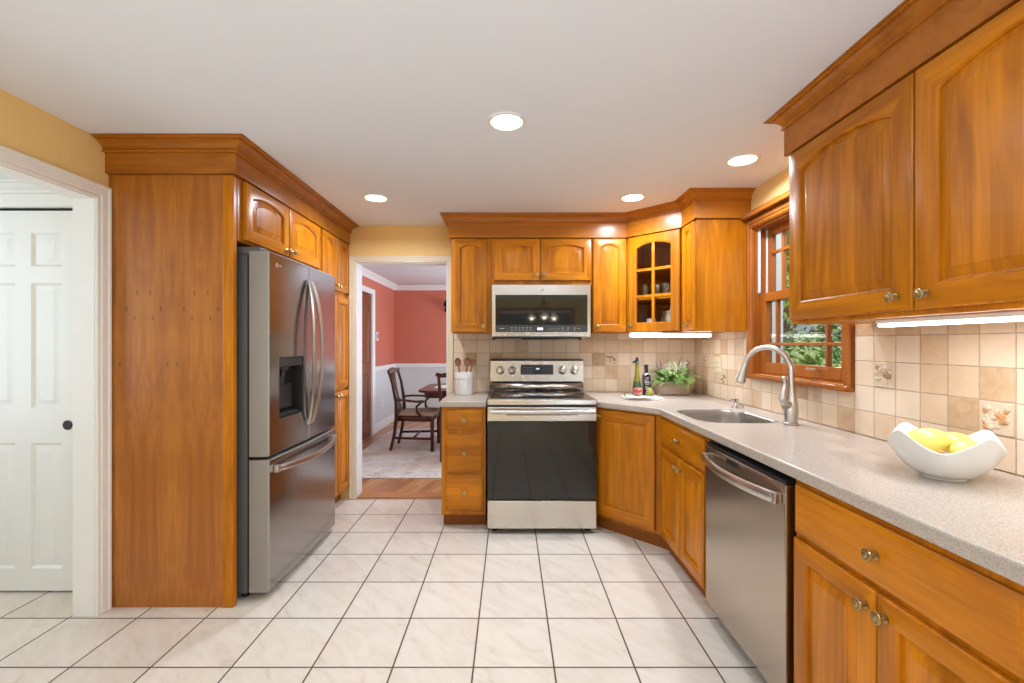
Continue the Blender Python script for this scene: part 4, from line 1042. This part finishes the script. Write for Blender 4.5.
g = thing('oil_bottle', 'tapered green oil bottle with a pouring spout behind the apple', 'bottle', (tx - .018, ty + .075, tz), 0)
g.location = (tx - .015, ty + .070, tz + .0145)
m = MB(); m.lathe([(.030, 0), (.034, .003), (.034, .03), (.030, .075), (.024, .115), (.017, .16), (.0135, .20), (.013, .235), (.0145, .238), (.0145, .246)], (0, 0, 0), 'z', 24); m.build('glass', M['oil'], g)
m = MB(); m.lathe([(.0345, .010), (.0346, .035), (.0308, .078), (.0258, .108)], (0, 0, 0), 'z', 24, cap0=False, cap1=False); m.build('label_band', M['greenglass'], g)
m = MB(); m.lathe([(.017, .2462), (.018, .252), (.013, .262), (.012, .278), (.013, .286), (.006, .292)], (0, 0, 0), 'z', 16); m.tube([(0, 0, .262), (-.022, -.005, .262), (-.036, -.008, .250)], .006, 8); m.build('pourer', M['darkbottle'], g)
g = thing('oil_bottle', 'slim black oil bottle with a pale label beside the tapered green one', 'bottle', (tx + .055, ty + .066, tz + .0145), R(0))
m = MB(); m.rings([[(x, y, z) for x, y in rrect(-w_, w_, -w_, w_, min(.008, w_ * .5), 4)] for w_, z in ((.026, 0), (.028, .003), (.028, .145), (.024, .160), (.0135, .172), (.0125, .20))]); m.build('glass', M['darkbottle'], g)
m = MB(); m.lathe([(.015, .2002), (.015, .234), (.012, .237), (.001, .237)], (0, 0, 0), 'z', 16); m.build('cap', M['black'], g)
m = MB()
for zz, wv in ((.045, .012), (.056, .018), (.066, .010), (.085, .015), (.097, .019), (.107, .012), (.122, .008), (.135, .011)): m.box(-wv, wv, -.0288, -.0279, zz, zz + .006)
m.build('label_print', M['midgrey'], g, smooth=False)

# utensil crock
ux, uy = -.368, 3.66
g = thing('utensil_crock', 'white ceramic crock of wooden spoons left of the range', 'crock', (ux, uy, ZT + .0005))
m = MB(); n_ = 60; rs = []
def cr(r, z, fl): return [((r * (1 + fl * (abs(math.cos(10 * math.pi * j / n_)) - .6))) * math.cos(2 * math.pi * j / n_), (r * (1 + fl * (abs(math.cos(10 * math.pi * j / n_)) - .6))) * math.sin(2 * math.pi * j / n_), z) for j in range(n_)]
for r, z, fl in ((.068, 0, 0), (.072, .004, .0), (.074, .012, .05), (.075, .120, .05), (.075, .130, 0), (.079, .133, 0), (.080, .178, 0), (.078, .183, 0), (.073, .181, 0), (.070, .14, 0), (.067, .010, 0)): rs.append(cr(r, z, fl))
m.rings(rs); m.build('pot', M['ceramic'], g, sharp=50)
def spoon(lean, az, L, w, label, kind='spoon', off=0):
    o = MB(); N = 10
    o.tube([(0, 0, .0), (0, 0, L * .72), (0, 0, L * .78)], [.0055, .006, .007], 10)
    rs = []
    for i in range(13):
        t = i / 12; hw_ = w * (math.sin(math.pi * min(1, .10 + t * .86)) ** .7) if kind == 'spoon' else w * (.35 + .65 * min(1, t * 1.5))
        z = L * .76 + t * L * .24; cup = .010 * math.sin(math.pi * t) if kind == 'spoon' else 0
        rs.append([(hw_ * math.cos(2 * math.pi * j / 14), .0045 * math.sin(2 * math.pi * j / 14) + cup * (1 - math.cos(2 * math.pi * j / 14) ** 2) * .8, z + ((x_ := 0))) for j in range(14)])
    o.rings(rs)
    b_ = (ux + off, uy - math.sin(az) * .02, ZT + .014)
    ob = o.build('wooden_spoon', M['spoon'], None, b_, (0, 0, 0), sharp=60)
    d = Vector((math.cos(az) * math.sin(lean), math.sin(az) * math.sin(lean), math.cos(lean)))
    ob.rotation_euler = Vector((0, 0, 1)).rotation_difference(d).to_euler()
    return tag(ob, label, 'wooden utensil', 'wooden utensils in the crock')
spoon(R(9), R(176), .288, .028, 'wooden spoon leaning furthest left in the white crock', off=-.012)
spoon(R(6), R(325), .290, .030, 'broad wooden spoon standing upright in the middle of the white crock', off=.004)
spoon(R(13), R(20), .280, .024, 'wooden spatula with a flat end leaning right in the white crock', 'spatula', .014)

# glassware behind the corner cabinet's panes
rn = random.Random(4)
def inside(u, v): return (cx0 + (u * math.cos(R(45)) + v * math.sin(R(45))), cy0 + (-u * math.sin(R(45)) + v * math.cos(R(45))))
proto = None
sp = [(.11, .07, .27), (.19, .075, .27), (.27, .07, .27), (.35, .075, .27)]
for (u, v), lab in zip(((.115, .085), (.205, .08), (.285, .085), (.365, .08)), ('leftmost clear tumbler on the middle shelf behind the glass door', 'second clear tumbler from the left on the middle shelf behind the glass door', 'third clear tumbler from the left on the middle shelf behind the glass door', 'rightmost clear tumbler on the middle shelf behind the glass door')):
    x, y = inside(u, v)
    if proto is None:
        m = MB(); m.lathe([(.026, 0), (.029, .004), (.036, .105), (.034, .105), (.027, .010), (.001, .009)], (0, 0, 0), 'z', 24, cap1=False); proto = tag(m.build('tumbler', M['tumbler'], None, (x, y, ZU0 + .2715)), lab, 'glass', 'tumblers in the corner cabinet')
    else:
        o = proto.copy(); COL.objects.link(o); o.location = (x, y, ZU0 + .2715); o['label'] = lab
x, y = inside(.15, .11); g = thing('coffee_mug', 'white mug on the bottom shelf behind the glass door', 'mug', (x, y, ZU0 + .0185), R(30))
m = MB(); m.lathe([(.030, 0), (.036, .006), (.038, .09), (.036, .092), (.033, .088), (.032, .012), (.001, .010)], (0, 0, 0), 'z', 24, cap1=False); m.build('cup', M['ceramic'], g)
m = MB(); m.tube([(.036, 0, .075), (.058, 0, .072), (.064, 0, .05), (.056, 0, .028), (.036, 0, .024)], .005, 8); m.build('handle', M['ceramic'], g)
x, y = inside(.30, .13); g = thing('storage_canister', 'steel canister with a lid on the bottom shelf behind the glass door', 'canister', (x, y, ZU0 + .0185))
m = MB(); m.lathe([(.066, 0), (.07, .004), (.07, .125), (.066, .13)], (0, 0, 0), 'z', 30); m.build('body', M['nickel'], g)
m = MB(); m.lathe([(.072, .1302), (.072, .142), (.02, .150), (.008, .152), (.010, .166), (.001, .170)], (0, 0, 0), 'z', 30); m.build('lid', M['nickel'], g)

# ------------------------------------------------------------------ LIGHT FITTINGS
def downlight(x, y, label, power=16):
    g = thing('ceiling_downlight', label, 'ceiling light', (x, y, ZC), 0, 'recessed ceiling downlights')
    m = MB(); m.lathe([(.092, -.0003), (.090, -.004), (.074, -.005), (.070, -.002), (.070, -.0003)], (0, 0, 0), 'z', 36, cap0=False, cap1=False); m.build('trim_ring', M['doorwhite'], g)
    m = MB(); m.lathe([(.070, -.0015), (.069, -.0035), (.001, -.0045)], (0, 0, 0), 'z', 36); m.build('lens', M['lamp_on'], g)
    o = lamp('downlight_beam', 'AREA', (x, y, ZC - .012), (0, 0, 0), power, WARM, shape='DISK', size=.13); o.data.spread = R(165)
downlight(-.013, 2.057, 'round recessed ceiling light nearest, over the middle of the floor', 8)
downlight(1.285, 2.482, 'round recessed ceiling light by the window')
downlight(.853, 3.118, 'round recessed ceiling light in front of the corner cabinet')
downlight(-.928, 3.128, 'round recessed ceiling light near the dining doorway')
for x, y in ((.62, .35), (-1.0, .35)):
    lamp('downlight_beam', 'AREA', (x, y, ZC - .012), (0, 0, 0), 5, WARM, shape='DISK', size=.13)
g = thing('under_cabinet_light', 'slim lit strip under the corner cabinet above the fern', 'under cabinet light', (1.20, 3.36, 1.4165), R(0), 'under cabinet lights')
m = MB(); m.box(-.30, .30, -.035, .035, -.014, 0, .004); m.build('housing', M['doorwhite'], g)
m = MB(); m.box(-.297, .297, -.032, .032, -.034, -.0142, .008); m.build('lens', M['strip_on'], g)
g = thing('under_cabinet_light', 'slim lit strip under the large cabinet above the white bowl', 'under cabinet light', (1.335, 1.185, 1.4165), R(90), 'under cabinet lights')
m = MB(); m.box(-.42, .42, -.030, .030, -.016, 0, .004); m.build('housing', M['doorwhite'], g)
m = MB(); m.box(-.415, .415, -.028, .028, -.026, -.0162, .004); m.build('lens', M['strip_on'], g)
lamp('strip_beam', 'AREA', (1.14, 3.36, 1.378), (0, 0, 0), 3.3, WARM, shape='RECTANGLE', size=.46, size_y=.05)
lamp('strip_beam', 'AREA', (1.335, 1.185, 1.385), (0, 0, 0), 4.2, WARM, shape='RECTANGLE', size=.05, size_y=.83)

# chandelier over the breakfast end; the microwave door mirrors it
g = thing('chandelier', 'black iron three light chandelier mirrored in the microwave door', 'chandelier', (.61, -1.2, 0))
m = MB(); m.lathe([(.001, ZC - .001), (.06, ZC - .002), (.055, ZC - .02), (.012, ZC - .03), (.008, 2.12), (.02, 2.10), (.02, 2.06), (.010, 2.03), (.012, 1.95), (.022, 1.93), (.001, 1.90)], (0, 0, 0), 'z', 16); m.build('stem', M['iron'], g)
for i in range(3):
    a = R(90 + 120 * i); c, s_ = math.cos(a), math.sin(a); m = MB()
    m.tube([(c * r, s_ * r, z) for r, z in ((.015, 2.10), (.05, 2.05), (.10, 1.98), (.16, 1.945), (.22, 1.945), (.235, 1.935), (.235, 1.90))], .008, 8); arm = m.build('arm', M['iron'], g)
    m = MB(); m.lathe([(.028, 1.905), (.030, 1.88), (.045, 1.855), (.075, 1.825), (.105, 1.805), (.102, 1.803), (.072, 1.822), (.042, 1.85), (.026, 1.88)], (c * .235, s_ * .235, 0), 'z', 24, cap0=False, cap1=False); m.build('glass_shade', M['shade'], arm)
    m = MB(); m.ball((c * .235, s_ * .235, 1.808), .034, 12, 8, (1, 1, 1.15)); m.build('bulb', M['bulb_on'], arm)

# ------------------------------------------------------------------ DINING ROOM
rx0, rx1, ry0, ry1 = -1.79, 1.2, 4.44, 7.05
m = MB(); m.box(rx0, rx1, ry0, ry1, .0008, .011, .004); rg = tag(m.build('area_rug', M['rug']), 'faded grey and rust oriental rug under the dining table', 'rug')
m = MB(); rn = random.Random(8)
for side in (rx0, rx1):
    y = ry0 + .02
    while y < ry1 - .02:
        s_ = -1 if side == rx0 else 1; m.box(min(side, side + s_ * .035), max(side, side + s_ * .035), y, y + .008, .001, .004); y += .022
m.build('fringe', M['linen'], rg, smooth=False)
ZR = .0125
g = thing('dining_table', 'dark mahogany dining table with a pale runner', 'table', (-.04, 5.95, ZR))
m = MB(); tw, td = 1.09, .52
m.rings([[(x, y, z) for x, y in rrect(-tw - o, tw + o, -td - o, td + o, .16 + o)] for o, z in ((-.02, .722), (0, .730), (.004, .742), (-.004, .752))]); m.build('tabletop', M['mahogany'], g)
m = MB(); m.rings([[(x, y, z) for x, y in rrect(-tw + .07, tw - .07, -td + .07, td - .07, .11)] for z in (.655, .7215)]); m.build('apron', M['mahogany'], g)
for sx in (-1, 1):
    for sy in (-1, 1):
        m = MB(); c = Vector((sx * (tw - .90), sy * (td - .12), 0)); o_ = Vector((sx, sy, 0)).normalized()
        m.tube([c + Vector((0, 0, .66)), c + o_ * .015 + Vector((0, 0, .56)), c + o_ * .018 + Vector((0, 0, .45)), c - o_ * .004 + Vector((0, 0, .2)), c + o_ * .004 + Vector((0, 0, .05)), c + o_ * .03 + Vector((0, 0, .015)), c + o_ * .035 + Vector((0, 0, .001))], [.036, .038, .032, .020, .020, .030, .026], 12); m.v = [(x, y, max(z, .0005)) for x, y, z in m.v]; m.build('leg', M['mahogany'], g)
m = MB(); vs = []; m.box(-tw + .16, tw - .16, -.20, .20, .7535, .757, .001); tag(m.build('table_runner', M['linen'], None, (-.04, 5.95, ZR)), 'white cloth runner along the mahogany dining table', 'table runner')
def dining_chair(name, label, loc, rz, arms):
    """a pierced splat dining chair facing local +y; origin on the rug below the seat's middle"""
    g = thing(name, label, 'chair', loc, rz, 'mahogany dining chairs')
    hw0, hw1, d0, d1 = .225, .27, -.23, .24           # half widths back / front, depth
    def obar(nm, pts, wd, up): m = MB(); m.tube(pts, wd, 4, flat=up); m.v = [(x, y, max(z, .0)) for x, y, z in m.v]; return m.build(nm, M['mahogany'], g, sharp=30)
    for s in (-1, 1):
        obar('front_leg', [(s * (hw1 - .022), d1 - .022, .0), (s * (hw1 - .022), d1 - .022, .41)], [(.017, .017), (.022, .022)], (0, 1, 0))
        obar('rear_leg', [(s * (hw0 - .03), d0 - .075, .0), (s * (hw0 - .025), d0 - .028, .20), (s * (hw0 - .02), d0, .42), (s * (hw0 - .018), d0 - .005, .60), (s * (hw0 - .005), d0 - .045, .82), (s * hw0, d0 - .088, .965)], [(.018, .016), (.018, .018), (.02, .022), (.018, .018), (.016, .014), (.016, .012)], (0, 1, 0))
        obar('side_rail', [(s * (hw0 - .02), d0, .40), (s * (hw1 - .022), d1 - .022, .40)], (.012, .034), (0, 0, 1))
        obar('side_stretcher', [(s * (hw0 - .025), d0 - .04, .155), (s * (hw1 - .022), d1 - .022, .155)], (.009, .014), (0, 0, 1))
    obar('front_rail', [(-hw1 + .022, d1 - .022, .40), (hw1 - .022, d1 - .022, .40)], (.012, .034), (0, 0, 1))
    obar('rear_rail', [(-hw0 + .02, d0, .40), (hw0 - .02, d0, .40)], (.012, .034), (0, 0, 1))
    obar('cross_stretcher', [(-hw0, -.02, .155), (hw0, -.02, .155)], (.009, .012), (0, 0, 1))
    # crest rail: serpentine with upturned ears
    pts = []; wd = []
    for i in range(17):
        t = -1 + 2 * i / 16; x = t * (hw0 + .030)
        z = .962 + .022 * math.cos(t * math.pi) * .6 + .012 + .020 * max(0, abs(t) - .75) / .25
        pts.append((x, d0 - .088 - .018 * (1 - t * t), z)); wd.append((.013, .032 - .012 * abs(t)))
    obar('crest_rail', pts, wd, (0, 0, 1))
    # pierced splat
    m = MB(); NS = 12
    def sy(z): return d0 - .005 - .098 * max(0, (z - .55)) / .42 if z > .55 else d0
    for off in (-.055, -.02, .02, .055):
        P = []
        for i in range(NS + 1):
            t = i / NS; z = .43 + .535 * t; sp_ = .55 + .45 * math.cos(2 * math.pi * t) + (.35 if t > .75 else 0); P.append((off * sp_ + .010 * math.sin(4 * math.pi * t) * (1 if off > 0 else -1), sy(z) - .004, z))
        m.tube(P, (.0125, .007), 4, flat=(0, 1, 0))
    for z in (.62, .80): m.tube([(-.05, sy(z) - .004, z), (0, sy(z) - .004, z + .012), (.05, sy(z) - .004, z)], (.007, .009), 4, flat=(0, 1, 0))
    m.box(-.085, .085, d0 - .014, d0 + .010, .43, .462, .004)
    m.build('splat', M['mahogany'], g)
    m = MB(); m.rings([[(-hw0 + .03 - o, d0 + .012 - o, z), (hw0 - .03 + o, d0 + .012 - o, z), (hw1 - .012 + o, d1 - .012 + o, z), (-hw1 + .012 - o, d1 - .012 + o, z)] for o, z in ((0, .425), (.004, .437), (.002, .455), (-.02, .472), (-.09, .482))]); m.build('seat', M['seat'], g, sharp=50)
    if arms:
        for s in (-1, 1):
            a = [(s * (hw0 - .010), d0 - .02, .625), (s * (hw0 + .03), d0 + .10, .630), (s * (hw1 + .035), d0 + .26, .618), (s * (hw1 + .028), d0 + .335, .622), (s * (hw1 + .026), d0 + .36, .612)]
            obar('arm', a, [(.014, .012), (.016, .012), (.020, .012), (.022, .014), (.016, .012)], (0, 0, 1))
            obar('arm_post', [(s * (hw1 + .030), d0 + .325, .612), (s * (hw1 + .022), d0 + .265, .555), (s * (hw1 + .006), d0 + .27, .49), (s * (hw1 - .008), d0 + .34, .40), (s * (hw1 - .010), d0 + .36, .37)], [(.015, .013), (.014, .014), (.014, .016), (.014, .02), (.012, .02)], (0, 0, 1) if False else (1, 0, 0))
    return g
dining_chair('dining_chair', 'carved mahogany armchair at the left end of the dining table', (-1.165, 5.765, ZR), R(-90), True)
g2 = dining_chair('dining_chair', 'mahogany side chair seen from behind, nearest the kitchen doorway', (-.565, 5.335, ZR), R(0), False)

g = thing('thermostat', 'small white thermostat with a dark display on the red wall', 'thermostat', (-2.0 + .0005, 6.76, 1.447), R(90))
m = MB(); m.box(-.045, .045, -.022, 0, -.065, .065, .006); m.build('cover', M['dinwhite'], g)
m = MB(); m.box(-.022, .022, -.0235, -.0215, -.035, .035, .001); m.build('screen', M['darkgrey'], g)
plate('wall_outlet', 'white outlet plate on the grey wainscot near the armchair', 'outlet', (-1.9895, 7.05, .40), R(90), .075, .12, 'dinwhite', 1)
g = thing('wall_sconce', 'dark wall sconce on the red dining room wall', 'sconce', (-1.075, 7.7995, 1.92))
m = MB(); m.lathe([(.05, 0), (.05, .012), (.02, .02)], (0, 0, 0), '-y', 18); m.build('backplate', M['iron'], g)
m = MB(); m.tube([(0, -.015, 0), (0, -.06, -.03), (0, -.11, -.01), (0, -.12, .04)], .008, 8); arm = m.build('arm', M['iron'], g)
m = MB(); m.lathe([(.012, .04), (.05, .05), (.045, .12), (.02, .16), (.018, .158), (.042, .118)], (0, -.12, 0), 'z', 18, cap0=True, cap1=False); m.build('shade', M['iron'], arm)

# ------------------------------------------------------------------ OUTSIDE THE WINDOW
m = MB(); m.box(XR + .16, 22, -4, 26, -.5, -.4); struct(m.build('ground_outside', M['lawn'], smooth=False), 'lawn outside the window')
def shrub(name, label, c, rx, rz, n, leaf, mat, seed, trunk=None, cat='shrub'):
    rn = random.Random(seed); g = thing(name, label, cat, (c[0], c[1], -.4)); m = MB()
    cz = c[2] + .4
    blobs = [(Vector((rn.uniform(-.6, .6) * rx, rn.uniform(-.6, .6) * rx, cz + rn.uniform(-.55, .6) * rz)), rn.uniform(.28, .5)) for _ in range(16)]
    for i in range(n):
        b_, br = blobs[rn.randrange(16)]
        d = Vector((rn.gauss(0, 1), rn.gauss(0, 1), rn.gauss(0, 1))).normalized(); p = b_ + Vector((d.x * rx, d.y * rx, d.z * rz)) * br * rn.uniform(.7, 1.05)
        if p.z < .02: continue
        nrm = (d + Vector((rn.uniform(-.6, .6), rn.uniform(-.6, .6), rn.uniform(-.2, .8)))).normalized(); t = nrm.orthogonal().normalized(); t = Matrix.Rotation(rn.uniform(0, 6.28), 3, nrm) @ t; u = nrm.cross(t)
        l = leaf * rn.uniform(.6, 1.3); m.add([p - t * l, p + u * l * .42 + nrm * l * .1, p + t * l, p - u * l * .42 + nrm * l * .1], [(0, 1, 2, 3)])
    m.build('foliage', mat, g, smooth=False)
    m = MB()
    if trunk: m.tube([(0, 0, 0), (.05, .03, cz * .5), (0, .1, cz + .2 * rz)], [trunk, trunk * .8, trunk * .35], 10)
    for i in range(7):
        a = i * .9; m.tube([(0, 0, .0 if not trunk else cz * .5), (math.cos(a) * rx * .25, math.sin(a) * rx * .25, cz * .7), (math.cos(a) * rx * .6, math.sin(a) * rx * .6, cz + rz * .2)], [.03, .02, .008], 6)
    m.build('branches' if trunk else 'stems', M['bark'], g)
    return g
shrub('shrub', 'bright green shrub close outside the lower window panes', (3.85, 5.95, .62), 1.05, .95, 5200, .060, M['shrub'], 1)
shrub('shrub', 'darker shrub behind the bright one, at the near side of the window', (5.5, 8.1, .95), 1.15, 1.25, 4200, .07, M['shrub2'], 2)
shrub('tree', 'tall leafy tree rising outside the upper window sash', (9.3, 13.3, 3.7), 1.7, 2.4, 5200, .10, M['shrub2'], 3, .14, 'tree')
shrub('tree', 'pale green tree further off beyond the shrubs', (6.7, 10.9, 3.0), 1.2, 1.7, 3200, .08, M['shrub'], 4, .10, 'tree')
g = thing('neighbor_house', 'pale blue sided house far outside the window', 'house', (8.0, 15.5, -.4))
m = MB(); m.box(-3, 3, 0, 5, 0, 3.0)
for i in range(15): m.box(-3.02, 3.02, -.03, 5.02, i * .2, i * .2 + .17, .01)
m.build('siding', M['siding'], g)
m = MB(); m.rings([[(x, y, z) for y, z in ((-.4, 3.0), (2.5, 4.6), (5.4, 3.0))] for x in (-3.3, 3.3)]); m.build('roof', M['case_grey'], g, smooth=False)
m = MB(); m.box(-1.6, -.6, -.06, .0, 1.0, 2.3, .02); m.box(.6, 1.6, -.06, .0, 1.0, 2.3, .02); m.build('window', M['spray'], g)
m = MB(); m.box(2.07, 2.19, 3.60, 3.72, -.4, 2.9, .004); m.box(2.05, 2.21, 3.58, 3.74, 2.9, 3.0, .004); tag(m.build('porch_post', M['siding']), 'pale blue porch post seen at the far edge of the window', 'post')
